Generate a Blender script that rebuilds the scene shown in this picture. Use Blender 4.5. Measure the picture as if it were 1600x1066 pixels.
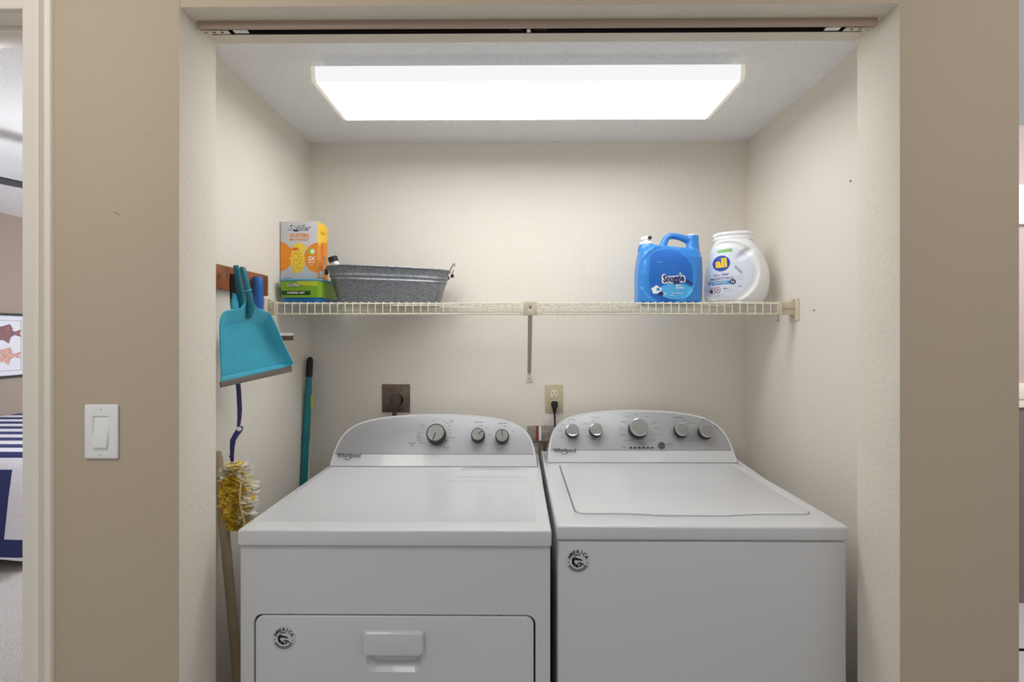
import bpy, bmesh, math, random
from mathutils import Vector, Matrix, noise
from mathutils.bvhtree import BVHTree
for o in list(bpy.data.objects): bpy.data.objects.remove(o)
S = bpy.context.scene; C = S.collection; PI = math.pi
random.seed(7)

# ------------------------------------------------------------ camera, world, lights
F = 750.0; YAW = math.radians(0.43); CAMZ = 1.375; HY = 522.0
cd = bpy.data.cameras.new('camera'); cam = bpy.data.objects.new('camera', cd); C.objects.link(cam)
cam.location = (0, 0, CAMZ); cam.rotation_euler = (PI/2, 0, YAW)
cd.sensor_width = 36; cd.lens = 36*F/1600; cd.shift_y = -(533-HY)/1600; cd.clip_start = .02
S.camera = cam
S.view_settings.view_transform = 'Standard'; S.view_settings.look = 'None'
S.view_settings.gamma = 1; S.view_settings.exposure = 0.06
S.cycles.use_denoising = True; S.cycles.max_bounces = 10; S.cycles.diffuse_bounces = 8
w = bpy.data.worlds.new('world'); S.world = w; w.use_nodes = True
w.node_tree.nodes['Background'].inputs[0].default_value = (.98, .985, 1, 1)
w.node_tree.nodes['Background'].inputs[1].default_value = .36
def area(name, loc, tgt, size, power, col=(1, 1, 1), sy=None):
    l = bpy.data.lights.new(name, 'AREA'); l.size = size; l.energy = power; l.color = col
    if sy: l.shape = 'RECTANGLE'; l.size_y = sy
    o = bpy.data.objects.new(name, l); C.objects.link(o); o.location = loc
    o.rotation_euler = (Vector(tgt)-Vector(loc)).to_track_quat('-Z', 'Y').to_euler(); return o
area('hall_left_fill', (-1.0, .05, 2.38), (-.8, 1.0, .5), .5, 7, (1, .95, .88))  # unseen lamp, placed to brighten the left tan wall
area('hall_right_fill', (1.3, .05, 2.3), (1.2, 1.0, 1.2), .6, 3.5, (1, .96, .9))  # weaker lamp added out of view to lift the right tan wall
area('bedroom_area_fill', (-1.6, 5.2, 1.7), (-3.6, 3.2, 1.0), 1.6, 85, (.9, .94, 1))  # added area lamp that brightens the bedroom; no window is modelled
pl = bpy.data.lights.new('bedroom_point_fill', 'POINT'); pl.energy = 18; pl.shadow_soft_size = .12; pl.color = (.95, .96, 1)  # added point lamp for bed, floor and ceiling, not part of the fan
po = bpy.data.objects.new('bedroom_point_fill', pl); C.objects.link(po); po.location = (-2.5, 2.5, 1.6)
area('side_room_light', (2.6, 1.4, 2.2), (3.0, 2.4, 1.0), .8, 18, (1, .96, .97))
LENS_E = 7.9

# ------------------------------------------------------------ helpers
def at(px, py, Y):
    u, v = px-800, F
    X = u*math.cos(YAW)-v*math.sin(YAW); Yd = u*math.sin(YAW)+v*math.cos(YAW)
    s = Y/Yd
    return Vector((X*s, Y, CAMZ-(py-HY)*s))
def on_plane(px, py, p0, n):
    d = at(px, py, 1.0)-Vector((0, 0, CAMZ)); o = Vector((0, 0, CAMZ))
    return o+d*((Vector(p0)-o).dot(n)/d.dot(n))
def rgb(r, g, b):
    f = lambda c: (c/12.92 if c <= .04045 else ((c+.055)/1.055)**2.4)
    return (f(r/255), f(g/255), f(b/255), 1)
MATS = {}
def mat(name, col, rough=.5, metal=0, bump=0, bscale=60, var=0, vscale=20, spec=.5, coat=0, trans=0, kind='noise', bdist=.002, col2=None, detail=4):
    m = bpy.data.materials.new(name); m.use_nodes = True; N = m.node_tree.nodes; L = m.node_tree.links
    b = N['Principled BSDF']; b.inputs['Base Color'].default_value = col; b.inputs['Roughness'].default_value = rough
    b.inputs['Metallic'].default_value = metal; b.inputs['Specular IOR Level'].default_value = spec
    b.inputs['Coat Weight'].default_value = coat; b.inputs['Transmission Weight'].default_value = trans
    tc = N.new('ShaderNodeTexCoord')
    def tex(sc):
        if kind == 'voronoi':
            t = N.new('ShaderNodeTexVoronoi'); t.inputs['Scale'].default_value = sc; out = t.outputs['Distance']
        else:
            t = N.new('ShaderNodeTexNoise'); t.inputs['Scale'].default_value = sc; t.inputs['Detail'].default_value = detail; out = t.outputs['Fac']
        L.new(tc.outputs['Object'], t.inputs['Vector']); return out, t
    if var or col2:
        out, t = tex(vscale)
        if kind == 'voronoi': out = t.outputs['Color']
        r = N.new('ShaderNodeValToRGB'); L.new(out, r.inputs[0])
        c2 = col2 or tuple(c*(1-var) for c in col[:3])+(1,)
        c1 = col if col2 else tuple(min(1, c*(1+var*.6)) for c in col[:3])+(1,)
        r.color_ramp.elements[0].position = .3; r.color_ramp.elements[1].position = .7
        r.color_ramp.elements[0].color = c2; r.color_ramp.elements[1].color = c1
        L.new(r.outputs[0], b.inputs['Base Color'])
    if bump:
        out, t = tex(bscale)
        bp = N.new('ShaderNodeBump'); bp.inputs['Strength'].default_value = bump; bp.inputs['Distance'].default_value = bdist
        L.new(out, bp.inputs['Height']); L.new(bp.outputs[0], b.inputs['Normal'])
    MATS[name] = m; return m
def emis(name, col, st):
    m = bpy.data.materials.new(name); m.use_nodes = True; b = m.node_tree.nodes['Principled BSDF']
    b.inputs['Base Color'].default_value = col; b.inputs['Emission Color'].default_value = col; b.inputs['Emission Strength'].default_value = st
    MATS[name] = m; return m

def box(bm, x0, x1, y0, y1, z0, z1, mi=0):
    v = [bm.verts.new((x, y, z)) for x in (x0, x1) for y in (y0, y1) for z in (z0, z1)]
    fs = [(0, 1, 3, 2), (4, 6, 7, 5), (0, 4, 5, 1), (2, 3, 7, 6), (0, 2, 6, 4), (1, 5, 7, 3)]
    out = []
    for f in fs:
        fc = bm.faces.new([v[i] for i in f]); fc.material_index = mi; out.append(fc)
    return v, out
def loft(bm, rings, cap=True, mi=0, closed=True, loop=False):
    R = [[bm.verts.new(p) for p in r] for r in rings]; n = len(R[0])
    seq = list(zip(R, R[1:]))+([(R[-1], R[0])] if loop else [])
    for a, b in seq:
        for i in range(n if closed else n-1):
            j = (i+1) % n; f = bm.faces.new((a[i], a[j], b[j], b[i])); f.material_index = mi
    if cap and not loop:
        f = bm.faces.new(list(reversed(R[0]))); f.material_index = mi
        f = bm.faces.new(R[-1]); f.material_index = mi
    return R
def tube(bm, pts, r, n=10, mi=0, cap=True, flat=1.0, loop=False):
    pts = [Vector(p) for p in pts]; rs = r if isinstance(r, (list, tuple)) else [r]*len(pts)
    rings = []; up = None
    for i, p in enumerate(pts):
        if loop: t = pts[(i+1) % len(pts)]-pts[i-1]
        else: t = pts[min(i+1, len(pts)-1)]-pts[max(i-1, 0)]
        t.normalize()
        if up is None: up = Vector((0, 0, 1)) if abs(t.z) < .9 else Vector((1, 0, 0))
        s = t.cross(up).normalized(); u = s.cross(t).normalized(); up = u
        rings.append([p+(s*math.cos(a)+u*math.sin(a)*flat)*rs[i] for a in [2*PI*k/n for k in range(n)]])
    loft(bm, rings, cap, mi, loop=loop)
def lathe(bm, prof, M=None, n=32, mi=0):      # prof: (r, z)
    M = M or Matrix()
    rings = [[M @ Vector((max(r, 1e-5)*math.cos(a), max(r, 1e-5)*math.sin(a), z)) for a in [2*PI*k/n for k in range(n)]] for r, z in prof]
    loft(bm, rings, True, mi)
def poly(bm, pts, mi=0):
    f = bm.faces.new([bm.verts.new(p) for p in pts]); f.material_index = mi; return f
def prism(bm, pts, d, mi=0):                   # pts 3D planar, d extrusion vector
    d = Vector(d); loft(bm, [[Vector(p) for p in pts], [Vector(p)+d for p in pts]], True, mi)
def rrect(x0, x1, y0, y1, r, n=6):
    out = []
    for cx, cy, a0 in ((x1-r, y1-r, 0), (x0+r, y1-r, PI/2), (x0+r, y0+r, PI), (x1-r, y0+r, 1.5*PI)):
        for k in range(n+1):
            a = a0+PI/2*k/n; out.append((cx+r*math.cos(a), cy+r*math.sin(a)))
    return out
def bevel(bm, w, seg=2, ang=30):
    bmesh.ops.recalc_face_normals(bm, faces=bm.faces)
    es = [e for e in bm.edges if len(e.link_faces) == 2 and e.calc_face_angle(0) > math.radians(ang)]
    bmesh.ops.bevel(bm, geom=es, offset=w, segments=seg, affect='EDGES', profile=.5, clamp_overlap=True)
def obj(name, bm, m, parent=None, bev=0, seg=2, smooth=35, recalc=True, world=False):
    if bev: bevel(bm, bev, seg)
    if recalc: bmesh.ops.recalc_face_normals(bm, faces=bm.faces)
    me = bpy.data.meshes.new(name); bm.to_mesh(me); bm.free()
    for x in (m if isinstance(m, (list, tuple)) else [m]): me.materials.append(x)
    if smooth:
        me.polygons.foreach_set('use_smooth', [True]*len(me.polygons)); me.set_sharp_from_angle(angle=math.radians(smooth))
    o = bpy.data.objects.new(name, me); C.objects.link(o)
    if parent:
        o.parent = parent
        if not world:                            # meshes are modelled in world coordinates
            M = Matrix(); p = parent
            while p: M = p.matrix_basis @ M; p = p.parent
            me.transform(M.inverted())
    else:                                        # origin at the base of the mesh
        xs = [v.co for v in me.vertices]
        c = Vector(((min(v.x for v in xs)+max(v.x for v in xs))/2, (min(v.y for v in xs)+max(v.y for v in xs))/2, min(v.z for v in xs)))
        me.transform(Matrix.Translation(-c)); o.location = c
    return o
def thing(name, label, cat, loc, group=None, rotz=0):
    o = bpy.data.objects.new(name, None); C.objects.link(o); o.location = loc; o.rotation_euler = (0, 0, rotz)
    o.empty_display_size = .05; o['label'] = label; o['category'] = cat
    if group: o['group'] = group
    return o
def tag(o, label, cat, group=None):
    o['label'] = label; o['category'] = cat
    if group: o['group'] = group
    return o
def struct(name, bm, m, **k):
    o = obj(name, bm, m, **k); o['kind'] = 'structure'; return o
def boolean(bm, cutter, op='DIFFERENCE'):
    bmesh.ops.recalc_face_normals(bm, faces=bm.faces); bmesh.ops.recalc_face_normals(cutter, faces=cutter.faces)
    a = bpy.data.meshes.new('t'); bm.to_mesh(a); b = bpy.data.meshes.new('t'); cutter.to_mesh(b)
    oa = bpy.data.objects.new('t', a); ob = bpy.data.objects.new('t', b); C.objects.link(oa); C.objects.link(ob)
    md = oa.modifiers.new('b', 'BOOLEAN'); md.object = ob; md.operation = op; md.solver = 'EXACT'
    r = bpy.data.meshes.new_from_object(oa.evaluated_get(bpy.context.evaluated_depsgraph_get()))
    out = bmesh.new(); out.from_mesh(r)
    bpy.data.objects.remove(oa); bpy.data.objects.remove(ob); bm.free(); cutter.free()
    for x in (a, b, r): bpy.data.meshes.remove(x)
    return out
def remesh(bm, vox, smooth=4, fac=.5):
    bmesh.ops.recalc_face_normals(bm, faces=bm.faces)
    a = bpy.data.meshes.new('t'); bm.to_mesh(a); oa = bpy.data.objects.new('t', a); C.objects.link(oa)
    md = oa.modifiers.new('r', 'REMESH'); md.mode = 'VOXEL'; md.voxel_size = vox
    sm = oa.modifiers.new('s', 'SMOOTH'); sm.iterations = smooth; sm.factor = fac
    r = bpy.data.meshes.new_from_object(oa.evaluated_get(bpy.context.evaluated_depsgraph_get()))
    out = bmesh.new(); out.from_mesh(r); bpy.data.objects.remove(oa); bm.free(); return out
TXT = {}
def text(bm, s, h, M, mi=0, align='CENTER', bold=0.0, sx=1.0, shear=0.0):
    """lettering as a flat mesh: text lies in M's XY plane, cap height h"""
    key = (s, align, bold)
    if key not in TXT:
        cu = bpy.data.curves.new('t', 'FONT'); cu.body = s; cu.align_x = align; cu.align_y = 'CENTER'; cu.offset = bold; cu.resolution_u = 2
        o = bpy.data.objects.new('t', cu); C.objects.link(o)
        me = bpy.data.meshes.new_from_object(o.evaluated_get(bpy.context.evaluated_depsgraph_get()))
        TXT[key] = ([v.co.copy() for v in me.vertices], [tuple(p.vertices) for p in me.polygons])
        bpy.data.objects.remove(o)
    vs, fs = TXT[key]; k = h/.69
    nv = [bm.verts.new(M @ Vector(((v.x+shear*v.y)*k*sx, v.y*k, 0))) for v in vs]
    for f in fs:
        try: fc = bm.faces.new([nv[i] for i in f]); fc.material_index = mi
        except ValueError: pass
FR = Matrix(((1, 0, 0, 0), (0, 0, -1, 0), (0, 1, 0, 0), (0, 0, 0, 1)))   # XY plane -> XZ plane facing -Y
def frame(o, x, z, n):                          # matrix from origin, x axis, up axis, normal
    return Matrix(((x[0], z[0], n[0], o[0]), (x[1], z[1], n[1], o[1]), (x[2], z[2], n[2], o[2]), (0, 0, 0, 1)))
def drape(bm, bvh, off=.0006, d=Vector((0, 1, 0)), back=.3):
    for v in bm.verts:
        hit = bvh.ray_cast(v.co-d*back, d)
        if not hit[0]:
            q = bvh.find_nearest(v.co-d*(v.co.dot(d)))[0]; hit = (Vector((q.x, q.y, q.z)),)
            for _ in range(2):
                q = bvh.find_nearest(Vector((v.co.x, hit[0].y, v.co.z)))[0]; hit = (q,)
        v.co = hit[0]-d*off
def subd(bm, L):
    for _ in range(6):
        es = [e for e in bm.edges if e.calc_length() > L]
        if not es: break
        bmesh.ops.subdivide_edges(bm, edges=es, cuts=1); bmesh.ops.triangulate(bm, faces=bm.faces)

# ------------------------------------------------------------ materials
cream = mat('cream_wall_paint', rgb(229, 223, 213), .75, bump=.35, bscale=70, bdist=.003, spec=.25, var=.015, vscale=3)
tan = mat('tan_wall_paint', rgb(196, 180, 158), .7, bump=.35, bscale=80, bdist=.003, spec=.25, var=.02, vscale=2)
jambm = mat('jamb_paint', rgb(228, 221, 208), .75, bump=.5, bscale=90, bdist=.003, spec=.2, var=.03, vscale=6)
popc = mat('popcorn_ceiling', rgb(250, 251, 255), .9, bump=.8, bscale=150, bdist=.01, spec=.1, var=.06, vscale=190, detail=2)
floorm = mat('beige_tile', rgb(180, 172, 160), .5, var=.05, vscale=8)
trimm = mat('cream_gloss_trim', rgb(243, 235, 222), .35, coat=.2)
white = mat('white_enamel', rgb(212, 213, 216), .28, spec=.5, coat=.25)
whitep = mat('white_plastic', rgb(232, 232, 230), .4)
silver = mat('silver_panel', rgb(172, 173, 177), .42, metal=.35)
silv_n = mat('brushed_knob_face', rgb(146, 146, 144), .45, metal=.4, bump=.15, bscale=300, bdist=.0005)
chrome = mat('chrome', rgb(225, 225, 222), .15, metal=1)
dark = mat('dark_plastic', rgb(34, 34, 36), .4)
black = mat('black_rubber', rgb(16, 16, 18), .55)
printm = mat('dark_print', rgb(58, 60, 66), .6)
blackp = mat('black_print', rgb(14, 14, 20), .5)
gap = mat('shadow_gap', rgb(60, 60, 62), .8)
almond = mat('almond_plastic', rgb(214, 204, 180), .4)
almond2 = mat('almond_vinyl_wire', rgb(226, 221, 203), .4)
steel = mat('steel', rgb(170, 170, 170), .3, metal=1)
wood = mat('walnut_wood', rgb(160, 92, 44), .4, var=.5, vscale=14, col2=rgb(92, 46, 20))

# ------------------------------------------------------------ the setting
Y1, Y2, YB = 1.015, 1.143, 1.95
XL = at(280, 522, Y1).x; XR = at(1406, 522, Y1).x
ZH = CAMZ+.695; ZC = CAMZ+.782
WL, WR = at(484, 222, YB).x, at(1167.5, 222, YB).x
XD = at(42, 522, Y1).x; XE = at(1594, 522, Y1).x
def wallpiece(name, x0, x1, z0, z1, y0=Y1, y1=Y2, front=tan, rest=jambm):
    bm = bmesh.new(); box(bm, x0, x1, y0, y1, z0, z1)
    bmesh.ops.bevel(bm, geom=[e for e in bm.edges if abs(e.verts[0].co.z-e.verts[1].co.z) > .1], offset=.004, segments=2, affect='EDGES', profile=.5)
    bmesh.ops.recalc_face_normals(bm, faces=bm.faces)
    for f in bm.faces: f.material_index = 0 if f.normal.y < -.7 else 1
    return struct(name, bm, [front, rest])
wallpiece('wall_front_left', XD+.0195, XL, 0, 2.44)
wallpiece('wall_front_right', XR, XE, 0, 2.44)
wallpiece('wall_front_top', XL+.0005, XR-.0005, ZH, 2.44)
wallpiece('wall_front_far_left', -6.5, -1.86, 0, 2.44)
wallpiece('wall_front_door_top', -1.86, XD+.019, CAMZ+.70, 2.44)
bm = bmesh.new(); box(bm, WL-.1, WL, Y2+.0005, YB+.1, 0, ZC); struct('wall_left', bm, cream)
bm = bmesh.new(); box(bm, WR, WR+.1, Y2+.0005, YB+.1, 0, ZC); struct('wall_right', bm, cream)
bm = bmesh.new(); box(bm, WL, WR, YB, YB+.1, 0, ZC); struct('wall_back', bm, cream)
bm = bmesh.new(); box(bm, WL-.1, WR+.1, Y2+.0005, YB+.1, ZC, ZC+.1); struct('ceiling', bm, popc)
bm = bmesh.new(); box(bm, XD+.0, 1.9, -2.5, YB+.1, -.1, 0); struct('floor', bm, floorm)
# door casing + jamb of the bedroom doorway
bm = bmesh.new(); xo = at(84.5, 522, Y1).x
def casing(bm):
    y = Y1
    prof = [(XD, y), (XD, y-.009), (XD+.004, y-.012), (XD+.03, y-.014), (XD+.036, y-.0165), (xo-.016, y-.0175), (xo-.013, y-.008), (xo-.002, y-.007), (xo, y-.003), (xo, y)]
    zt = CAMZ+.6875
    loft(bm, [[(x, yy, 0) for x, yy in prof], [(x, yy, zt+(x-XD)) for x, yy in prof]])
    loft(bm, [[(x, yy, zt+(x-XD)) for x, yy in prof], [(-1.86, yy, zt+(x-XD)) for x, yy in prof]])
casing(bm); struct('trim_1', bm, trimm, smooth=50)
bm = bmesh.new()
box(bm, XD+.0005, XD+.019, Y1+.0003, Y2+.01, 0, CAMZ+.70); box(bm, -1.86, XD+.0, Y1+.0003, Y2-.02, CAMZ+.685, CAMZ+.6998)
box(bm, XD-.012, XD+.0, Y1+.046, Y1+.085, 0, CAMZ+.67); box(bm, -1.86, XD-.0, Y1+.046, Y1+.105, CAMZ+.6725, CAMZ+.6848)
struct('trim_2', bm, trimm, bev=.0015)
# bedroom shell
bw = mat('bedroom_wall_paint', rgb(152, 138, 126), .7, bump=.2, bscale=60, spec=.2)
carpet = mat('speckled_carpet', rgb(234, 230, 228), .95, bump=1, bscale=260, bdist=.01, col2=rgb(186, 180, 178), vscale=160, spec=.1)
BX = -4.52
bm = bmesh.new(); box(bm, BX-.1, BX, Y2+.001, 6.0, 0, 2.44); struct('wall_bedroom_left', bm, bw)
bm = bmesh.new(); box(bm, BX, WL-.101, 6.0, 6.1, 0, 2.44); struct('wall_bedroom_back', bm, bw)
bm = bmesh.new(); box(bm, WL-.16, WL-.101, Y2+.001, 6.0, 0, 2.44); struct('wall_bedroom_right', bm, bw)
bm = bmesh.new(); box(bm, BX-.1, WL-.101, Y2+.001, 6.1, 2.44, 2.5); struct('ceiling_bedroom', bm, popc)
bm = bmesh.new(); box(bm, -6.5, XD-.0005, Y1, 6.1, -.1, 0); struct('floor_bedroom', bm, carpet)
# room beyond the right edge
mw = mat('mauve_wall_paint', rgb(196, 178, 172), .7, spec=.2); dw = mat('grey_wainscot', rgb(128, 114, 112), .6)
wt = mat('white_floor_tile', rgb(232, 228, 232), .3)
bm = bmesh.new(); box(bm, 1.9, 5, 2.47, 2.57, 1.04, 2.44); box(bm, 1.9, 5, 2.471, 2.57, 0, 1.04, 1); struct('wall_side_room', bm, [mw, dw])
bm = bmesh.new(); box(bm, 1.9, 5, 2.445, 2.4695, 1.045, 1.125); box(bm, 1.9, 5, 2.455, 2.4695, 1.0, 1.045); struct('trim_3', bm, trimm, bev=.004)
bm = bmesh.new(); box(bm, 1.9005, 5, -2.5, 2.57, -.1, 0); struct('floor_side_room', bm, wt)
bm = bmesh.new(); box(bm, 2.2, 3.4, 2.44, 2.4695, 1.93, 2.13); struct('window_1', bm, [whitep], bev=.004)
bm = bmesh.new()
tube(bm, [at(1590+k*3, 1003+3*math.sin(k*1.1), 2.1)*1 for k in range(8)], .004, 6)
for v in bm.verts: v.co.z = v.co.z*.0+.004+(.003 if v.co.y > 2.1 else -.003)
o = obj('black_cable', bm, black); tag(o, 'thin black cable on the white floor at the right picture edge', 'cable')

# scuffs and old screw holes on walls
bm = bmesh.new()
p = at(181, 333, Y1-.0004); prism(bm, [p+Vector((-.006, 0, .003)), p+Vector((.007, 0, -.004)), p+Vector((.006, 0, -.002))], (0, .0006, 0))
for px, py in ((1329, 283), (1272, 485)):
    d = at(px, py, 1.0); q = on_plane(px, py, (WR, 0, 0), Vector((1, 0, 0)))
    if py == 283: q = on_plane(px, py, (WR, 0, 0), Vector((1, 0, 0)))
    lathe(bm, [(0, 0), (.0035, 0), (.0025, .0015), (0, .002)], Matrix.Translation(q) @ Matrix.Rotation(-PI/2, 4, 'Y'), 10)
struct('trim_4', bm, mat('scuff', rgb(120, 104, 84), .8))

# ------------------------------------------------------------ ceiling light
def ceiling_light():
    hb = .713; x0 = at(488, 128, F*hb/(HY-128) if False else 1.357).x; x1 = at(1162, 124, 1.357).x
    ya, yb = 1.345, 1.605; zb = CAMZ+.713
    t = thing('ceiling_light', 'long fluorescent wraparound light glowing white on the closet ceiling', 'ceiling light', ((x0+x1)/2, (ya+yb)/2, ZC))
    t.location.z = zb
    lens = emis('lit_diffuser', (.985, .995, 1, 1), LENS_E)
    N = lens.node_tree.nodes; L = lens.node_tree.links   # ribbed acrylic
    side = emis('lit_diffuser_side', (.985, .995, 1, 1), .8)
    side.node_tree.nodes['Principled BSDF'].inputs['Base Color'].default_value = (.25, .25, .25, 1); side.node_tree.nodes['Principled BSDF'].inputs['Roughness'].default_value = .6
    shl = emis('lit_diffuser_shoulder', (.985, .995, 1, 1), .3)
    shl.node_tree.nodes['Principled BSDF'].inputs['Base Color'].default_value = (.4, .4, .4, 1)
    cap = mat('clear_acrylic_cap', rgb(236, 232, 216), .3)
    capb = cap.node_tree.nodes['Principled BSDF']; capb.inputs['Emission Color'].default_value = (1, .97, .88, 1); capb.inputs['Emission Strength'].default_value = .3
    ym = (ya+yb)/2; hw = (yb-ya)/2
    left = [(-hw*.975, ZC-.0265), (-hw, ZC-.031), (-hw*.99, zb+.010), (-hw*.95, zb+.002), (-hw*.93, zb)]; sh = [(-hw*.52, ZC-.010), (-hw*.80, ZC-.017)]
    mid = [(-hw*.93+1.86*hw*k/24, zb+.0006*(k % 2)) for k in range(1, 24)]
    full = sh+left+mid+[(-y, z) for y, z in reversed(left)]+[(-y, z) for y, z in reversed(sh)]
    P = lambda pr, s=1.0: [(ym+y*s, z) for y, z in pr]
    bm = bmesh.new(); m_ = [left[-1]]+mid+[(-left[-1][0], zb)]; pr = P(m_)+[(ym+hw*.93, zb+.004), (ym-hw*.93, zb+.004)]
    loft(bm, [[(x0+.014, y, z) for y, z in pr], [(x1-.014, y, z) for y, z in pr]])
    obj('diffuser', bm, lens, t, smooth=20)
    for sg in (-1, 1):
        pr = [(ym-sg*y, z) for y, z in left]; pr += [(ym-sg*(y+.003), z+(.004 if k < 2 else .0)) for k, (y, z) in enumerate(reversed(left))][1:]
        bm = bmesh.new(); loft(bm, [[(x0+.013, y, z) for y, z in pr], [(x1-.013, y, z) for y, z in pr]]); obj('diffuser_side', bm, side, t, smooth=30)
        a = [(-hw*.49, ZC-.0095), (-hw*.80, ZC-.0165), (-hw*.985, ZC-.0262)]; b = [(y, z-.003) for y, z in a]; pr = [(ym-sg*y, z) for y, z in a+b[::-1]]
        bm = bmesh.new(); loft(bm, [[(x0+.013, y, z) for y, z in pr], [(x1-.013, y, z) for y, z in pr]]); obj('diffuser_shoulder', bm, shl, t, smooth=30)
    bm = bmesh.new(); box(bm, x0+.02, x1-.02, ym-hw*.5, ym+hw*.5, ZC-.014, ZC-.0002); obj('mounting_pan', bm, whitep, t)
    for a, b in ((x0, x0+.013), (x1-.013, x1)):
        bm = bmesh.new(); pr = P(full); loft(bm, [[(a, y, z) for y, z in pr], [(b, y, z) for y, z in pr]])
        obj('end_cap', bm, cap, t, bev=.001)
ceiling_light()

# ------------------------------------------------------------ door track in the header
def door_track():
    x0, x1 = XL+.008, XR-.012; yf, yr = 1.0615, 1.0815
    t = thing('door_track', 'metal folding door track screwed under the closet opening header', 'door track', (0, (yf+yr)/2, ZH-.02))
    pink = mat('painted_track_strip', rgb(178, 156, 140), .5); mt = mat('grey_track_metal', rgb(96, 90, 88), .35, metal=.8, var=.1, vscale=5)
    wm = mat('track_bracket_metal', rgb(206, 200, 184), .4, metal=.3)
    bm = bmesh.new(); box(bm, x0, x1, yf-.002, yf+.004, ZH-.017, ZH-.0002); obj('front_strip', bm, pink, t, bev=.0012)
    bm = bmesh.new(); pr = [(yf+.0042, ZH-.0002), (yf+.0042, ZH-.016), (yf+.0058, ZH-.016), (yf+.0058, ZH-.003), (yr-.0016, ZH-.003), (yr-.0016, ZH-.018), (yr, ZH-.018), (yr, ZH-.0002)]
    loft(bm, [[(x0+.02, y, z) for y, z in pr], [(x1-.02, y, z) for y, z in pr]]); obj('channel', bm, mt, t, smooth=0)
    for s, xa in ((1, x0+.002), (-1, x1-.002)):
        bm = bmesh.new(); c = bmesh.new()
        box(bm, min(xa, xa+s*.062), max(xa, xa+s*.062), yf+.0062, yr-.002, ZH-.0175, ZH-.0155)
        for q in (.01, .028, .046): lathe(c, [(.0034, -.01), (.0034, .01)], Matrix.Translation((xa+s*q, (yf+yr)/2+.002, ZH-.017)), 12)
        b = boolean(bm, c); obj('pivot_bracket', b, wm, t, smooth=0)
        bm = bmesh.new(); box(bm, min(xa+s*.072, xa+s*.105), max(xa+s*.072, xa+s*.105), yf+.0062, yr-.002, ZH-.0165, ZH-.0145); obj('slider_block', bm, whitep, t, bev=.001)
    for px in (806, 826, 845):
        q = at(px, 45, 1.08).x; w_ = .004 if px == 826 else .012
        bm = bmesh.new()
        if px == 826: box(bm, q-w_, q+w_, yf+.0062, yr-.002, ZH-.0175, ZH-.0155)
        else:
            for k in range(7): tube(bm, [(q-w_+k*w_/3, (yf+yr)/2+.002+.0045*math.cos(a), ZH-.011+.004*math.sin(a)) for a in [2*PI*j/10 for j in range(10)]], .0009, 5, loop=True)
        obj('centre_clip' if px == 826 else 'spring', bm, wm if px == 826 else mt, t)
door_track()

# ------------------------------------------------------------ appliances
def console_profile(cx, hw, zb, n=1.0, inset=0, zlow=0):
    half = [(1, 0), (.994, .024), (.98, .054), (.957, .08), (.917, .104), (.855, .124), (.765, .1405), (.645, .1515), (.5, .159), (.33, .164), (.16, .1668), (0, .1675)]
    # smooth with Catmull-Rom
    P = [(x*hw, z) for x, z in half]; out = []
    for i in range(len(P)-1):
        p0, p1, p2, p3 = P[max(i-1, 0)], P[i], P[i+1], P[min(i+2, len(P)-1)]
        for k in range(3):
            t = k/3; f = lambda a: .5*((2*p1[a])+(-p0[a]+p2[a])*t+(2*p0[a]-5*p1[a]+4*p2[a]-p3[a])*t*t+(-p0[a]+3*p1[a]-3*p2[a]+p3[a])*t**3)
            out.append((f(0), f(1)))
    out.append(P[-1])
    if inset:
        q = []
        for i, (x, z) in enumerate(out):
            a = out[max(i-1, 0)]; b = out[min(i+1, len(out)-1)]; tx, tz = b[0]-a[0], b[1]-a[1]; l = math.hypot(tx, tz)
            q.append((x-tz/l*inset, z+tx/l*inset) if i < len(out)-1 else (0, z-inset))
        q = [(x, z) for x, z in q if z > zlow+.002]; out = [(q[0][0]+.0008, zlow)]+q
    full = [(cx+x, zb+z) for x, z in out]+[(cx-x, zb+z) for x, z in reversed(out[:-1])]
    return full
def console(t, cx, hw, yf, yb, zb, top_h):
    """slanted control console: white shell + silver fascia. returns mapping (x, height)->world and frame matrix"""
    k = top_h/.1675; slope = .098/.1675
    def P(x, h, off=0):
        n = Vector((0, -1, slope)).normalized(); return Vector((x, yf+h*slope, zb+h))+n*off
    pr = console_profile(cx, hw, 0); pr = [(x, z*k) for x, z in pr]
    bm = bmesh.new()
    rim = [P(x, z) for x, z in pr]; mid = [P(x, z, 0)+Vector((0, .02, 0)) for x, z in pr]
    back = [Vector((cx+(x-cx)*.93, yb, zb+z*.9)) for x, z in pr]
    shr = [P(cx+(x-cx)*.997, z*.988+.0005, .004) for x, z in pr]
    loft(bm, [shr, rim, [Vector((cx+(p.x-cx)*.992, p.y+.02, zb+(p.z-zb)*.985)) for p in rim], back])
    shell = obj('console_shell', bm, white, t, smooth=40)
    ins = console_profile(cx, hw, 0, inset=.0075, zlow=.036); ins = [(x, z*k) for x, z in ins]
    bm = bmesh.new(); loft(bm, [[P(x, z, .001) for x, z in ins], [P(x, z, .0052) for x, z in ins]])
    obj('control_panel', bm, silver, t, bev=.0006)
    n = Vector((0, -1, slope)).normalized(); up = Vector((0, slope, 1)).normalized()
    return P, n, up
def surf_pt(px, py, yf, zb, off, slope=.078/.1675):
    n = Vector((0, -1, slope)).normalized(); p0 = Vector((0, yf, zb))+n*off
    return on_plane(px, py, p0, n)
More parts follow.
